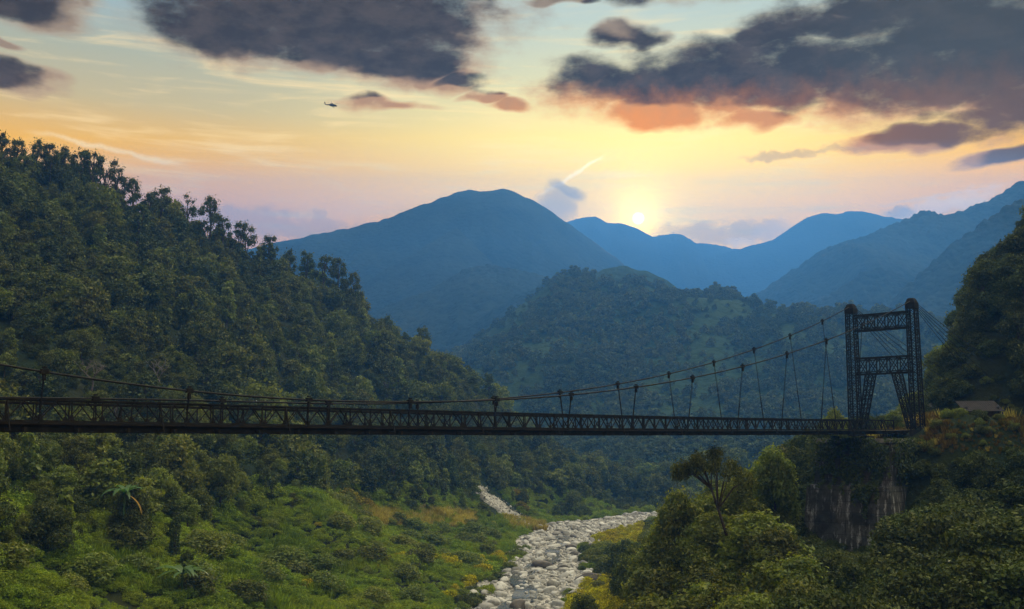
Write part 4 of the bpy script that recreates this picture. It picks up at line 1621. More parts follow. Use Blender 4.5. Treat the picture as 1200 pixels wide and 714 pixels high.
# lighter tall grass in patches through the cover
GRS = [tuft(730 + i, 60, 1.5, M_GCOV, .6, .05) for i in range(3)]
x, y = jgrid(-130, 20, 90, 360, 1.3, r)
z = gz(x, y)
px, py, dz_ = project(np.stack([x, y, z], 1))
rdist, rhalf = river_dist(x, y)
m_ = in_poly(px, py, TERRACE) & (rdist > rhalf) & (fbm(x / 10, y / 12, 3, 29) > .66)
n = m_.sum()
sc = r.uniform(.7, 1.5, n)
points_object('tall_grass', GRS, np.stack([x, y, z + .25], 1)[m_], np.stack([r.normal(0, .15, n), r.normal(0, .15, n), r.uniform(0, 6, n)], 1), np.stack([sc] * 3, 1), r.integers(0, 3, n), 'pale green tall grass in patches on the terrace')
# dry golden grass at the foot of the slope
x, y = jgrid(-70, 20, 250, 400, .75, r)
z = gz(x, y)
px, py, dz_ = project(np.stack([x, y, z], 1))
m_ = in_poly(px, py, [(425, 602), (470, 598), (556, 601), (556, 618), (520, 622), (430, 616)]) | in_poly(px, py, [(588, 606), (640, 616), (640, 622), (600, 622)])
m_ &= (r.random(len(x)) < .75) & (fbm(x / 3, y / 5, 2, 88) > .40)
n = m_.sum()
sc = r.uniform(.7, 1.3, n)
points_object('dry_grass', DRYG, np.stack([x, y, z], 1)[m_], np.stack([r.normal(0, .1, n), r.normal(0, .1, n), r.uniform(0, 6, n)], 1), np.stack([sc] * 3, 1), r.integers(0, 3, n), 'golden dry grass at the foot of the left slope')
print('dry', n)
# ================================================================== forest on the middle hill (far off, one mass)
x, y = jgrid(-460, 760, 600, 1500, 8.6, r)
z = hill_z(x, y)
gg = gz(np.minimum(x, 270), np.minimum(y, 680))
z = np.where((y < 685) & (x < 275), np.maximum(z, gg), z)
px, py, dz_ = project(np.stack([x, y, z], 1))
keep = (px > 330) & (px < 1290)
x, y, z, px, py = x[keep], y[keep], z[keep], px[keep], py[keep]
clearing = fbm(x / 80, y / 110, 3, 91)
keep = ~((clearing > .66) & (r.random(len(x)) < .75))


def both(x, y):
    h = hill_z(x, y)
    h = np.where((y < 600) | (x < -515), -50, h)
    g = gz(x, y)
    return np.where((y < 685) & (np.abs(x) < 270), np.maximum(h, g), h)


keep &= seen(x, y, z + 8, 3.0, both)
x, y, z = x[keep], y[keep], z[keep]
n = len(x)
sc = .65 + 1.5 * r.random(n) ** 2
points_object('far_forest', [p[0] for p in FARP], np.stack([x, y, z - .5], 1), np.stack([r.normal(0, .1, n), r.normal(0, .1, n), r.uniform(0, 6.28, n)], 1),
              np.stack([sc * 1.1, sc * 1.1, sc * r.uniform(.7, 1.2, n)], 1), r.integers(0, 4, n), 'blue green forest covering the rounded hill beyond the bridge')
print('far forest', n)

# ================================================================== right bank
YEL_UP = [(690, 628), (706, 618), (752, 612), (764, 628), (752, 648), (700, 648)]
YEL_LOW = [(648, 706), (680, 690), (728, 676), (742, 700), (738, 740), (640, 745)]
LIM_X = [700, 738, 756, 770, 790, 830, 870, 900, 914, 936, 1050, 1066, 1090, 1130, 1200, 1300]
LIM_Y = [745, 706, 668, 610, 566, 562, 545, 540, 590, 636, 640, 570, 530, 522, 516, 500]
x, y = jgrid(4, 150, 52, 215, 3.1, r)
z = gz(x, y)
rdist, rhalf = river_dist(x, y)
px, py, dz_ = project(np.stack([x, y, z], 1))
rel_s = -((x - PC.x) * AX.x + (y - PC.y) * AX.y)
rel_o = (x - PC.x) * NV.x + (y - PC.y) * NV.y
keep = (rdist > rhalf + 2.5) & (px > 680) & (px < 1290) & (py < 900) & ~in_poly(px, py, YEL_UP) & ~in_poly(px, py, YEL_LOW)
keep &= ~((rel_s > -30) & (rel_s < 12.5) & (np.abs(rel_o) < 7.2))                 # the abutment, the tower and the path behind it
keep &= ~((z > 29.0) & (y < 152) & (x < 86))                                      # open plateau in front of the hut
keep &= ~((np.abs(x - HUT[0]) < 5) & (y < HUT[1] + 6) & (y > HUT[1] - 8))
x, y, z, px, py, dz_ = x[keep], y[keep], z[keep], px[keep], py[keep], dz_[keep]
n = len(x)
want = r.uniform(4.5, 9.5, n)
lim_py = np.interp(px, LIM_X, LIM_Y)
# slope of the tall dark hill on the right may rise to the skyline there
hillside = (z > 33.5) & (y > 150) & (x > 62)
lim_py = np.where(hillside, np.interp(px, [1094, 1102, 1108, 1125, 1142, 1150, 1165, 1180, 1200, 1300], [488, 440, 410, 392, 345, 312, 290, 282, 262, 200]), lim_py)
beyond = (y > 150) & ~hillside
lim_py = np.where(beyond, np.interp(px, [690, 760, 800, 850, 900, 940, 1000, 1100, 1150], [640, 590, 566, 540, 516, 492, 484, 480, 470]), lim_py)
maxh = (513 - lim_py) / 1200 * np.hypot(y, 0) * 1.0 + CAMZ - z
want = np.minimum(want, maxh * r.uniform(.82, 1.0, n))
want = np.where(hillside, np.minimum(maxh, r.uniform(6, 13, n)), want)
want = np.where(hillside & (px > 1108), np.maximum(want, 4.0), want)
vis = seen(x, y, z + want, 2.0)
ok = (want > 1.1) & vis
order = np.argsort(-(want / dz_) * ok * (px < 1215) * (py - 1200 * want / dz_ < 714))
cnt = 0
rest = []
rest_ok = np.zeros(n, bool)
for i in order:
    if not ok[i]:
        continue
    if cnt >= 125 or px[i] > 1215 or py[i] - 1200 * want[i] / dz_[i] > 714:
        rest_ok[i] = True
        continue
    cnt += 1
    h = want[i]
    if hillside[i]:
        pair = BIGP[int(r.integers(0, 3))]; s_ = h / 12.0; wd = s_ * r.uniform(.85, 1.1)
        lab, grp = 'tall dark tree on the steep bank at the right edge, behind the tower', 'dark trees of the steep right bank'
    elif h < 2.6:
        pair = BUSHG[int(r.integers(0, 3)) if px[i] < 930 else 2]; s_ = h / 1.4; wd = s_ * r.uniform(1.0, 1.35)  # darkest leaf kind on the right, shade put into the colour
        lab, grp = 'leafy green shrub growing on the right bank slope below the bridge', 'shrubs of the right bank'
    else:
        light = px[i] < 940  # right of this, darker leaves carry the bank's shade in their colour
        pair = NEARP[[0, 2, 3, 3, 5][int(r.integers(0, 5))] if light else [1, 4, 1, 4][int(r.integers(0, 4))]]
        s_ = h / 6.2; wd = max(s_, .62) * r.uniform(.95, 1.25)
        if px[i] < 940:
            lab, grp = 'fresh green leafy tree between the river and the concrete abutment', 'trees between river and abutment'
        elif px[i] < 1050:
            lab, grp = 'dark green tree in front of the foot of the concrete abutment', 'trees in front of the abutment'
        else:
            lab, grp = 'dark shaded tree on the slope under the hut and tower', 'shaded trees of the right slope'
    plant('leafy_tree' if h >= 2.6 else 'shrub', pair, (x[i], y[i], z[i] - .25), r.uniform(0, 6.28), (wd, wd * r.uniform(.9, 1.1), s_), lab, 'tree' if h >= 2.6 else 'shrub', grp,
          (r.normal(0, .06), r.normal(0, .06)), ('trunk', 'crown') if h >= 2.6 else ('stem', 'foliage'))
q = rest_ok
nq = q.sum()
print('right bank', n, cnt, nq)
s_ = want[q] / 6.2
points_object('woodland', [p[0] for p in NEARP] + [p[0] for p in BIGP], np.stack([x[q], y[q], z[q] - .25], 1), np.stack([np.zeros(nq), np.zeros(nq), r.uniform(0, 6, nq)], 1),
              np.stack([np.maximum(s_, .6), np.maximum(s_, .6), s_], 1), np.where(px[q] > 930, np.where(r.random(nq) < .5, 1, 4), r.integers(0, 6, nq)), 'mixed woodland filling the right bank')  # dark leaf kinds on the right stand in for shade there

# undergrowth closing the gaps of the right bank
x, y = jgrid(6, 140, 55, 175, 1.7, r)
z = gz(x, y)
rdist, rhalf = river_dist(x, y)
px, py, dz_ = project(np.stack([x, y, z], 1))
rel_s = -((x - PC.x) * AX.x + (y - PC.y) * AX.y)
rel_o = (x - PC.x) * NV.x + (y - PC.y) * NV.y
m_ = ~in_poly(px, py, YEL_UP) & ~in_poly(px, py, YEL_LOW) & (rdist > rhalf + 1.5) & (px > 670) & (px < 1290) & ~((rel_s > -9) & (rel_s < 12.2) & (np.abs(rel_o) < 6.2)) & ~((np.abs(x - HUT[0]) < 3.2) & (y < HUT[1] + 4) & (y > HUT[1] - 1.4))
plate = (z > 29.5) & (y < 160) & (x < 92)
m_ &= ~(plate & (np.abs(rel_o) < 4.0))
lowp = (np.abs(x - HUT[0]) < 5) & (y < HUT[1]) & (y > HUT[1] - 10)
x, y, z, plate, lowp = x[m_], y[m_], z[m_], plate[m_], lowp[m_]
n = len(x)
sc = r.uniform(.5, 1.6, n) * np.where(plate, .55, 1.0) * np.where(lowp, .9, 1.0)
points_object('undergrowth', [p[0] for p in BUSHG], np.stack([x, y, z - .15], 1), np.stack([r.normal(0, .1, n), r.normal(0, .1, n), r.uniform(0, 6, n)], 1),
              np.stack([sc * 1.2, sc * 1.2, sc], 1), np.where((project(np.stack([x, y, z], 1))[0] > 920) & ~plate, 2, r.integers(0, 3, n)), 'leafy undergrowth of the right bank')  # right part gets the dark leaves, its shade painted as leaf colour

# scrub on the banks beyond the bridge, mostly hidden from the viewpoint
x, y = jgrid(18, 190, 172, 520, 3.3, r)
z = gz(x, y)
rdist, rhalf = river_dist(x, y)
xc_ = np.interp(y, [p[1] for p in RIVER], [p[0] for p in RIVER])
px, py, dz_ = project(np.stack([x, y, z], 1))
m_ = ~in_poly(px, py, YEL_UP) & ~in_poly(px, py, YEL_LOW) & (rdist > rhalf + 1) & (x > xc_) & ~((z > 29.5) & (y < 182))
x, y, z = x[m_], y[m_], z[m_]
n = len(x)
sc = r.uniform(1.0, 2.6, n)
points_object('scrub', [p[0] for p in BUSHG], np.stack([x, y, z - .2], 1), np.stack([r.normal(0, .1, n), r.normal(0, .1, n), r.uniform(0, 6, n)], 1),
              np.stack([sc * 1.2, sc * 1.2, sc], 1), r.integers(0, 3, n), 'green scrub on the right bank beyond the bridge')

# brown and yellow grass on the plateau round the tower and the hut
x, y = jgrid(44, 100, 126, 165, .55, r)
z = gz(x, y)
rel_s = -((x - PC.x) * AX.x + (y - PC.y) * AX.y)
rel_o = (x - PC.x) * NV.x + (y - PC.y) * NV.y
m_ = (z > 29.8) & (z < 34) & ~((np.abs(rel_o) < 2.0) & (rel_s > -20)) & ~((rel_s > -1.4) & (rel_s < 12) & (np.abs(rel_o) < 6.0)) & ~((np.abs(x - HUT[0]) < 2.6) & (y < HUT[1] + 4) & (y > HUT[1] - .6))
m_ &= (fbm(x / 4, y / 4, 3, 33) > .40) & ~((np.abs(x - HUT[0]) < 3) & (y < HUT[1]) & (y > HUT[1] - 2))
x, y, z = x[m_], y[m_], z[m_]
n = len(x)
back = -((x - PC.x) * AX.x + (y - PC.y) * AX.y) < -2
sc = r.uniform(.55, 1.1, n) * np.where(back, 1.25, .6) * np.where((np.abs(x - HUT[0]) < 6) & (y < HUT[1]), .6, 1)
points_object('brown_grass', BRNG + DRYG, np.stack([x, y, z], 1), np.stack([r.normal(0, .12, n), r.normal(0, .12, n), r.uniform(0, 6, n)], 1), np.stack([sc] * 3, 1),
              np.where(r.random(n) < .9, r.integers(0, 3, n), r.integers(3, 6, n)), 'brown and yellow grass round the foot of the tower')
print('grass', n)

# bright trees standing behind the bridge end, and the two by the tower foot
for sx, sy, Yq, h, wd, k, lab in [
        (978, 474, 152, 4.6, .75, 3, 'bright green bushy tree behind the truss, left of the tower'),
        (1046, 478, 158, 4.4, .70, 3, 'bright green tree seen between the two tower columns'),
        (905, 516, 134, 8.5, 1.25, 3, 'bright green tree just left of the concrete abutment, under the deck'),
        (868, 548, 128, 7.5, 1.1, 0, 'yellowish leafy tree between the spreading tree and the abutment'),
        (796, 566, 122, 8.0, 1.1, 3, 'leafy tree with pale leaf tips at the left end of the right bank wood')]:
    p = at(sx, sy, Yq)
    g = float(gz(p[0], p[1]))
    hh = max(2.5, p[2] - g)
    wd = max(wd, .7 * hh / 6.3)
    plant('leafy_tree', NEARP[k], (p[0], p[1], g - .2), sx, (wd, wd, hh / 6.3), lab, 'tree')

# the spreading tree with a leaning trunk and a flat airy crown
def spreading():
    rr = np.random.default_rng(5)
    lob = []
    for i in range(15):
        a = i * 2.4
        q = 4.3 * math.sqrt((i + .5) / 15)
        lob.append((math.cos(a) * q - 1.2, math.sin(a) * q * .8, 8.6 - q * q * .07 + rr.uniform(-.35, .35), rr.uniform(.7, 1.15)))
    c, nm = lobes_crown(rr, lob, 7500, .2, .7, .42, .9, .22)
    v, f = leaves(c, nm, .21, rr, .45)
    crown = quads_mesh('spreading_crown', v, f, [M_LEAF])
    mb = MB()
    sp = [(1.6, 0, 0), (1.2, 0, 2.2), (.6, .1, 4.2), (-.2, 0, 5.6), (-.9, 0, 6.8)]
    mb.tube(sp, [.22, .19, .16, .13, .10], 8)
    for l in lob:
        q = sp[3 if l[0] > -1 else 4]
        mid = Vector(q).lerp(Vector(l[:3]), .55) + Vector((0, 0, .35))
        mb.tube([q, mid, l[:3]], [.085, .055, .02], 5)
    me = bpy.data.meshes.new('spreading_trunk'); me.from_pydata(mb.v, [], mb.f); me.materials.append(M_BARK)
    return crown, me


p = at(842, 524, 112)
g = float(gz(p[0], p[1]))
k_ = max(.8, (p[2] - g) / 9.2)
print('spreading', k_)
plant('spreading_tree', spreading(), (p[0], p[1], g), 0.0, (1.0, 1.0, k_), 'airy flat topped tree with a dark leaning trunk, over the right bank wood', 'tree')

# bare dead tree on the left slope
def dead_tree(seed, H):
    rr = np.random.default_rng(seed)
    mb = MB()

    def grow(p, d, L, rad, lev):
        pts = [p]
        for i in range(3):
            d = (d + Vector(rr.normal(0, .14, 3)) + Vector((0, 0, .05))).normalized()
            p = p + d * (L / 3)
            pts.append(p)
        mb.tube(pts, [rad, rad * .85, rad * .72, rad * .6], 5 if lev else 7)
        if lev < 4:
            for i in range(3 if lev < 2 else 2):
                nd = (d * .7 + Vector(((-1) ** i * rr.uniform(.3, 1.1), rr.uniform(-.6, .6), rr.uniform(-.25, .4))) * .9).normalized()
                grow(p if i else pts[2], nd, L * (.9 if lev == 0 else .7), rad * .6, lev + 1)
    grow(Vector((0, 0, 0)), Vector((.06, 0, 1)), H * .30, .028 * H, 0)
    me = bpy.data.meshes.new('bare_branches'); me.from_pydata(mb.v, [], mb.f); me.materials.append(M_PALE)
    return me


for sx, sy, h, lab, sd_ in [(108, 447, 8.5, 'bare pale branched dead tree above the cable on the left slope', 3), (188, 440, 7, 'thin leafless greyish tree right of the pale dead tree', 8)]:
    Yq = next((Yt for Yt in np.arange(120, 330, 1.0) if at(sx, sy, Yt)[2] < gz(at(sx, sy, Yt)[0], Yt) + 4.5), 200)
    p = at(sx, sy, Yq)
    tag(link('dead_tree', dead_tree(sd_, h)), lab, 'tree').location = (p[0], p[1], p[2] - 2.0)

# banana plants
def banana_leaf(L, wd, droop, mat, torn=0):
    vs, fs = [], []
    nseg = 12
    for i in range(nseg + 1):
        t = i / nseg
        a = droop[0] + (droop[1] - droop[0]) * t
        if i == 0:
            pos = Vector((0, 0, 0))
        else:
            pos = pos + Vector((math.cos(a), 0, math.sin(a))) * (L / nseg)
        w_ = wd * math.sin(math.pi * min(1, max(.03, (t - .12) / .88 if t > .12 else .03)) ** .75) + .03
        if i == nseg:
            w_ = .02
        vs += [pos + Vector((0, -w_, -.18 * w_)), pos, pos + Vector((0, w_, -.18 * w_))]
    for i in range(nseg):
        o = i * 3
        fs += [(o, o + 1, o + 4, o + 3), (o + 1, o + 2, o + 5, o + 4)]
    me = bpy.data.meshes.new('banana_leaf'); me.from_pydata(vs, [], fs); me.materials.append(mat)
    me.polygons.foreach_set('use_smooth', np.full(len(me.polygons), True))
    return me


def banana(loc_, L, nleaf, label, seed, withered=0, h=1.6):
    rr = np.random.default_rng(seed)
    t = empty('banana_plant', loc_)
    tag(t, label, 'banana plant')
    mb = MB(); mb.tube([(0, 0, -.5), (.05, 0, h * .5), (0, 0, h)], [.16, .14, .08], 8)
    st = mb.build('stem', M_BAN, t)
    for i in range(nleaf):
        wl = i < withered
        l_ = L * rr.uniform(.75, 1.1)
        me = banana_leaf(l_, .085 * l_ * (.6 if wl else 1), (R(rr.uniform(35, 65)), R(rr.uniform(-70, -15))) if not wl else (R(-10), R(-85)), M_BANY if wl else M_BAN)
        lf = link('leaf', me, t)
        lf.location = (0, 0, h - .1)
        lf.rotation_euler = (0, 0, i * 2 * math.pi / nleaf + rr.uniform(-.3, .3))
        if wl: lf['label'] = 'withered yellow leaf'


def on_ground(sx, sy, lift, y0=60, y1=330):
    for Yt in np.arange(y0, y1, .5):
        p = at(sx, sy, Yt)
        if p[2] < gz(p[0], Yt) + lift:
            return p
    return at(sx, sy, y1)


p = on_ground(1088, 630, 3.2)
banana((p[0], p[1] - 1.0, p[2] - 1.0), 2.8, 13, 'large leaved banana plant on the dark slope right of the abutment', 1)
p = on_ground(216, 680, 2.0)
banana((p[0], p[1] - 1, p[2] - .6), 4.6, 16, 'banana plant with broad leaves lying over the green terrace, lower left', 2)
p = on_ground(150, 590, 6)
banana((p[0], p[1] - 1.5, p[2] - 1.0), 4.0, 15, 'banana plant with hanging yellow withered leaves on the left slope', 4, 2, 2.6)
p = on_ground(183, 452, 6, 120)
banana((p[0], p[1] - 1.5, p[2] - 2.2), 3.0, 5, 'small banana plant with one yellow leaf just above the cable', 6, 2, 2.0)

# stumps wrapped in creepers
def stump(seed, H, wd):
    rr = np.random.default_rng(seed)
    n_ = 3200
    t = rr.random(n_)
    a = rr.uniform(0, 6.283, n_)
    rad = wd * (.75 + .35 * np.sin(t * 9 + a * 2) * .5 + .25 * (1 - t)) * np.where(t > .9, (1.05 - t) / .15, 1)
    c = np.stack([np.cos(a) * rad, np.sin(a) * rad, t * H], 1) + rr.normal(0, .07, (n_, 3))
    v, f = leaves(c, np.stack([np.cos(a), np.sin(a), np.full(n_, .2)], 1), .26, rr, .5)
    crown = quads_mesh('creeper_cover', v, f, [M_LEAFD])
    mb = MB(); mb.tube([(0, 0, -.5), (.1, 0, H * .5), (0, 0, H * .97)], [wd * .5, wd * .42, wd * .2], 8)
    me = bpy.data.meshes.new('stump_core'); me.from_pydata(mb.v, [], mb.f); me.materials.append(M_BARK)
    return crown, me


for sx, sy, H, wd, lab in [(204, 652, 7.0, .75, 'tall narrow creeper covered stump standing on the lower left slope'), (219, 668, 3.6, .85, 'short creeper covered stump beside the taller one, lower left')]:
    p = on_ground(sx, sy, 1.0)
    plant('overgrown_stump', stump(sx, H, wd), (p[0], p[1], p[2] - 1.2), .4, 1, lab, 'stump', None, (0, 0), ('trunk', 'creeper'))

# ================================================================== creepers over the abutment
def ivy_points():
    rr = np.random.default_rng(77)
    cs, ns = [], []
    faces = [  # (s0, s1, o0, o1) faces towards the viewer and the river
        ((11.3, -5.5), (-9.0, -5.5), -NV), ((11.3, -5.6), (11.3, 5.6), -AX)]
    faces[1] = ((11.2, -5.6), (11.2, 5.6), AX * -1)
    for (sa_, oa), (sb, ob), nrm in faces:
        m = 15000
        t = rr.random(m)
        hgt = rr.random(m)                      # 0 top, 1 bottom
        s_ = sa_ + (sb - sa_) * t
        o = oa + (ob - oa) * t
        reach = .16 + .55 * fbm(s_ * .35 + 3, o * .35 + 9, 3, 51)
        if nrm == -NV:
            reach = reach - .12 * np.clip((s_ - 4) / 5, 0, 1) + np.clip((5.0 - s_) / 9, 0, 1) * .8
        reach = np.where(np.sin(s_ * 5 + o * 4) > .6, reach + .12, reach)
        k = (hgt < reach) & (fbm(s_ * .8 + o * .8, hgt * 9, 3, 61) > .33)
        th = rr.random(m) ** 1.5 * (.25 + .75 * (1 - hgt))
        for i in np.where(k)[0]:
            z_ = CAMZ - .1 - hgt[i] * 14.5
            if z_ < CAMZ - 6.0:
                th[i] += (1.05 if nrm != -NV else .65) + .9 * min(1.0, (CAMZ - 6.0 - z_) / 11)
            v = bp(s_[i], o[i], z_) + nrm * float(th[i] + .10 + .05 * hgt[i] * 14 * .06) + Vector((0, 0, float(.35 * (rr.random() - .3) * (1 - hgt[i]))))
            cs.append(v); ns.append((nrm.x, nrm.y, .5))
    return np.array(cs), np.array(ns)


c, nm = ivy_points()
rr = np.random.default_rng(3)
v, f = leaves(c, nm, .34, rr, .55)
ivm = quads_mesh('creeper', v, f, [M_LEAFD])
tag(link('creeper', ivm), 'dark creepers hanging down the concrete abutment from its top', 'creeper')

# ================================================================== stones of the river
def rock_mesh(seed, mat):
    bm = bmesh.new()
    bmesh.ops.create_icosphere(bm, subdivisions=3, radius=1.0)
    rr = np.random.default_rng(seed)
    off = rr.uniform(-50, 50, 3)
    st = rr.uniform(.75, 1.25, 3) * np.array([1, .85, .62])
    cuts = [(Vector(rr.normal(0, 1, 3)).normalized(), rr.uniform(.62, .9)) for _ in range(9)]
    from mathutils import noise as mn
    for v in bm.verts:
        q = v.co.copy()
        for nrm, d in cuts:
            e = q.dot(nrm) - d
            if e > 0:
                q -= nrm * e * .85
        q *= 1 + .16 * mn.fractal(q * 1.6 + Vector(off), 1.0, 2.0, 4)
        v.co = (q.x * st[0], q.y * st[1], q.z * st[2])
    me = bpy.data.meshes.new('boulder_mesh')
    bm.to_mesh(me); bm.free()
    me.materials.append(mat)
    me.polygons.foreach_set('use_smooth', np.full(len(me.polygons), True))
    return me


def mat_rock(name, c0, c1, c2):
    m, b = new_mat(name)
    oi = b.n('ShaderNodeObjectInfo')
    p = objco(b)
    rnd = E(b, oi.outputs['Random'])
    n1 = b.noise(p, 1.3, 6, .65)
    n2 = b.noise(p, 6.0, 5, .7)
    c = b.mix(rnd, c0, c1)
    c = b.mix(b.step(n1, .48, .72) * .75, c, c2)
    c = b.mix(b.step(n2, .5, .8) * .35, c, tuple(v * .4 for v in c0))
    return finish(m, b, principled(b, c, .85, 0, .25, bump(b, n2, .7, .12)))


M_ROCK = mat_rock('pale_river_stone', (.15, .146, .135), (.52, .51, .48), (.20, .19, .165))
M_ROCKD = mat_rock('dark_wet_stone', (.050, .043, .038), (.095, .082, .07), (.03, .028, .022))
ROCKS = [rock_mesh(800 + i, M_ROCK) for i in range(7)]
ROCKD = [rock_mesh(820 + i, M_ROCKD) for i in range(3)]

x, y = jgrid(-40, 110, 120, 420, 1.05, r)
rdist, rhalf = river_dist(x, y)
z = gz(x, y)
px, py, dz_ = project(np.stack([x, y, z], 1))
edge_n = (fbm(x / 7, y / 7, 3, 15) - .5) * 5
keep = (rdist < rhalf - .3 + edge_n) & (px > 460) & (px < 960) & (py < 770)
x, y, z, px, py, dz_ = [a[keep] for a in (x, y, z, px, py, dz_)]
n = len(x)
sz = .22 + .30 * r.random(n) ** 2 + 1.25 * (r.random(n) < .07) * r.random(n) + .5 * (r.random(n) < .2) * r.random(n)
order = np.argsort(-(sz / dz_) * (px > 520) * (px < 770) * (py < 714))
BIG = 285
sing = np.zeros(n, bool); sing[order[:BIG]] = True
for j, i in enumerate(order[:BIG]):
    o = bpy.data.objects.new('boulder', ROCKS[int(r.integers(0, 7))])
    COL.objects.link(o)
    o.location = (x[i], y[i], z[i] + sz[i] * .18)
    o.rotation_euler = (r.normal(0, .25), r.normal(0, .25), r.uniform(0, 6.28))
    s_ = sz[i]
    o.scale = (s_ * r.uniform(.9, 1.3), s_ * r.uniform(.9, 1.2), s_ * r.uniform(.8, 1.2))
    tag(o, 'pale rounded boulder lying in the dry stony river bed', 'boulder', 'pale boulders in the river bed')
q = ~sing
nq = q.sum()
points_object('river_stones', ROCKS, np.stack([x, y, z + sz * .12], 1)[q], r.normal(0, .3, (nq, 3)) + np.stack([np.zeros(nq), np.zeros(nq), r.uniform(0, 6, nq)], 1),
              np.stack([sz, sz * .9, sz * .9], 1)[q], r.integers(0, 7, nq), 'pale pebbles and stones of the river bed')
print('stones', n)
for sx, sy, w_, k, lab in [(636, 664, 4.6, 0, 'big dark brown boulder at the left edge of the white stones'), (692, 643, 3.6, 1, 'flat dark boulder in the middle of the stones'),
                           (700, 652, 4.2, 2, 'long dark rock beside the upper yellow bushes'), (722, 661, 4.6, 0, 'rounded dark boulder at the right edge of the river bed'),
                           (693, 683, 5.2, 1, 'wide grey flat rock above the lower yellow bushes'), (607, 711, 3.0, 2, 'dark grey boulder at the lower end of the river bed'),
                           (668, 642, 2.4, 2, 'small dark slab among the white stones')]:
    p = on_ground(sx, sy, .4, 120, 420)
    o = bpy.data.objects.new('boulder', ROCKD[k] if w_ != 5.2 else ROCKD[1]); COL.objects.link(o)
    o.location = (p[0], p[1], gz(p[0], p[1]) + .5)
    w_ *= 1.5
    o.rotation_euler = (r.normal(0, .1), r.normal(0, .1), r.uniform(0, 6))
    o.scale = (w_ * .5, w_ * .42, w_ * .38)
    tag(o, lab, 'boulder')
for sx, sy, w_, lab in [(570, 711, 4.6, 'broad white boulder at the bottom left of the river bed'), (632, 616, 3.4, 'pale block at the foot of the gravel slide'), (664, 637, 3.6, 'flat white slab in mid river bed')]:
    p = on_ground(sx, sy, .3, 120, 420)
    o = bpy.data.objects.new('boulder', ROCKS[2]); COL.objects.link(o)
    o.location = (p[0], p[1], gz(p[0], p[1]) + .15); o.scale = (w_ * .5, w_ * .4, w_ * .3); o.rotation_euler = (0, 0, 1.1)
    tag(o, lab, 'boulder')

# yellow bushes on the right side of the river
ycount = 0
for poly, lab, grp in [(YEL_UP, 'yellow flowering bush on the right bank, upper patch beside the stones', 'yellow bushes, upper right bank'),
                       (YEL_LOW, 'yellow flowering bush on the right bank, lower patch above the picture edge', 'yellow bushes, lower right bank')]:
    x, y = jgrid(0, 60, 150, 360, 1.7, r)
    z = gz(x, y)
    px, py, dz_ = project(np.stack([x, y, z], 1))
    cand = np.where(in_poly(px, py, poly) & (py < 724) & (river_dist(x, y)[0] > river_dist(x, y)[1] - 1.5))[0]
    print('yellow candidates', len(cand))
    for i in r.permutation(cand)[:95]:
        s_ = r.uniform(1.0, 1.9)
        plant('yellow_bush', BUSHY[int(r.integers(0, 3))], (x[i], y[i], z[i] - .1), r.uniform(0, 6), (s_ * 1.1, s_ * 1.1, s_), lab, 'bush', grp, parts=('stem', 'foliage'))
        ycount += 1
print('yellow right', ycount)
# green bushes leaning over both edges of the stones
x, y = jgrid(-30, 80, 150, 400, 2.6, r)
rdist, rhalf = river_dist(x, y)
z = gz(x, y)
px, py, dz_ = project(np.stack([x, y, z], 1))
m_ = (rdist > rhalf - 3.2) & (rdist < rhalf + 1.5) & (px > 530) & (px < 760) & (py < 716) & (fbm(x / 6, y / 8, 2, 47) > .47)
for i in np.where(m_)[0][:95]:
    s_ = r.uniform(.5, 1.5)
    lf = x[i] < np.interp(y[i], [p[1] for p in RIVER], [p[0] for p in RIVER])
    plant('river_bush', BUSHG[int(r.integers(0, 3))] if r.random() < .7 else GCOV[0], (x[i], y[i], z[i] - .1), r.uniform(0, 6), (s_ * 1.2, s_ * 1.2, s_),
          'green bush on the left edge of the stony river bed' if lf else 'green bush on the right edge of the stony river bed', 'bush', 'bushes on the left river edge' if lf else 'bushes on the right river edge', parts=('stem', 'foliage'))
# golden bushes on the left slope
for sx, sy, s_, lab in [(412, 586, 3.2, 'big golden brown shrub at the foot of the left slope, left of the dry grass'), (432, 592, 2.4, 'smaller golden shrub beside the dry grass'),
                        (607, 582, 3.0, 'yellow green shrub on the slope right of the gravel slide'), (612, 594, 2.4, 'lower yellow green shrub right of the gravel slide')]:
    p = on_ground(sx, sy, 1.0, 180, 480)
    plant('golden_bush', BUSHO, (p[0], p[1] - 3, p[2] - 1.0), 0, (s_, s_, s_), lab, 'bush', None, (0, 0), ('stem', 'foliage'))

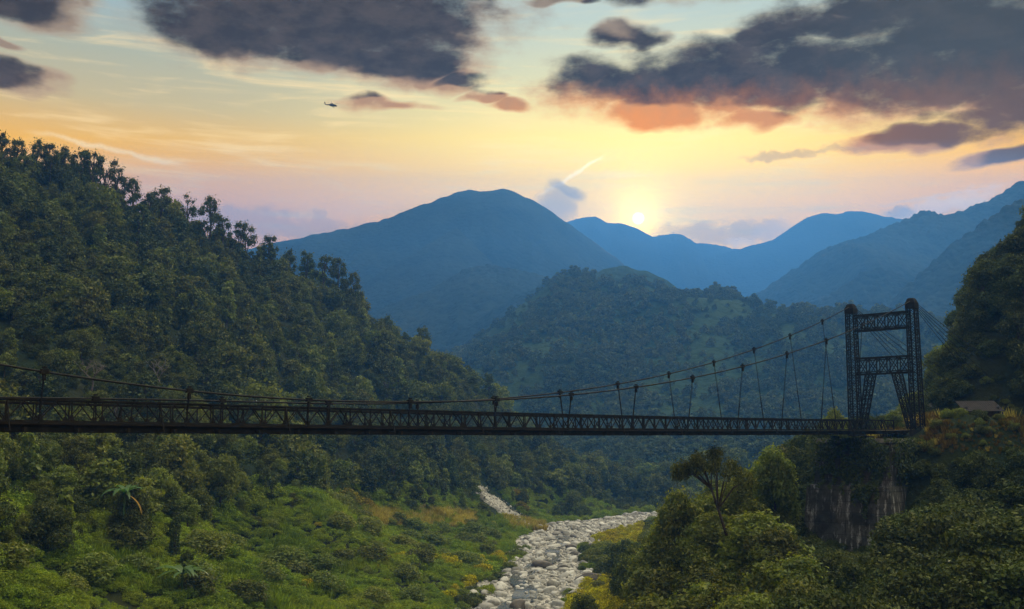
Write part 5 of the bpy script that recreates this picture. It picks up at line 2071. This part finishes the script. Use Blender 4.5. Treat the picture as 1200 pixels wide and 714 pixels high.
# pale gravel slide running down to the river
u = np.linspace(0, 1, 40)
left_e = np.stack([np.interp(u, [0, .3, .65, 1], [549, 563, 588, 606]), np.interp(u, [0, .3, .65, 1], [567, 583, 601, 616])], 1)
right_e = np.stack([np.interp(u, [0, .3, .65, 1], [556, 573, 600, 622]), np.interp(u, [0, .3, .65, 1], [567, 579, 598, 617])], 1)
rows, sl_pts = [], []
for k in range(40):
    j0, j1 = (fbm(k * .35, 3.0, 3, 5) - .5) * 9, (fbm(k * .3, 8.0, 3, 6) - .5) * 9
    for w_ in np.linspace(0, 1, 9):
        q = (left_e[k] + (j0, 0)) * (1 - w_) + (right_e[k] + (j1, 0)) * w_
        p = on_ground(q[0], q[1], .5, 250, 480)
        z_ = float(gz(p[0], p[1])) + .7 + .9 * float(fbm(p[0] / 2, p[1] / 2, 3, 2)) - (1.5 if w_ in (0, 1) else 0)
        rows.append((p[0], p[1], z_))
        if 0 < w_ < 1:
            for _ in range(2):
                sl_pts.append((p[0] + r.normal(0, .7), p[1] + r.normal(0, 1.5), z_ + .05))
sz = r.uniform(.08, .28, len(sl_pts)) * np.where(r.random(len(sl_pts)) < .06, 2.2, 1)
points_object('slide_stones', ROCKS, np.array(sl_pts), r.normal(0, .5, (len(sl_pts), 3)), np.stack([sz] * 3, 1), r.integers(0, 7, len(sl_pts)), 'loose grey stones on the gravel slide')
sm = quads_mesh('gravel_slide', rows, grid_faces(9, 40), [M_BED], True)
tag(link('gravel_slide', sm), kind='structure')

# thin stream winding between the stones
m, b = new_mat('shallow_stream')
p = geopos(b)
n_ = b.noise(p, 1.6, 4, .6)
M_WATER = finish(m, b, principled(b, (.045, .050, .045), .12, 0, .5, bump(b, n_, .35, .12)))
ys = np.linspace(100, 315, 120)
rx = np.interp(ys, [p[1] for p in RIVER], [p[0] for p in RIVER])
rw = np.interp(ys, [p[1] for p in RIVER], [p[2] for p in RIVER])
cx_ = rx + (fbm(ys / 38, ys * 0 + 3, 2, 71) - .5) * rw * .75 + rw * .06
ww = .9 + 2.4 * fbm(ys / 20, ys * 0 + 8, 2, 72)
rows = []
for k in range(len(ys)):
    for t_ in (-1, 0, 1):
        xx = cx_[k] + t_ * ww[k]
        rows.append((xx, ys[k], float(gz(cx_[k], ys[k])) + .42))
tag(link('stream', quads_mesh('stream', rows, grid_faces(3, len(ys)), [M_WATER], True)), kind='structure')
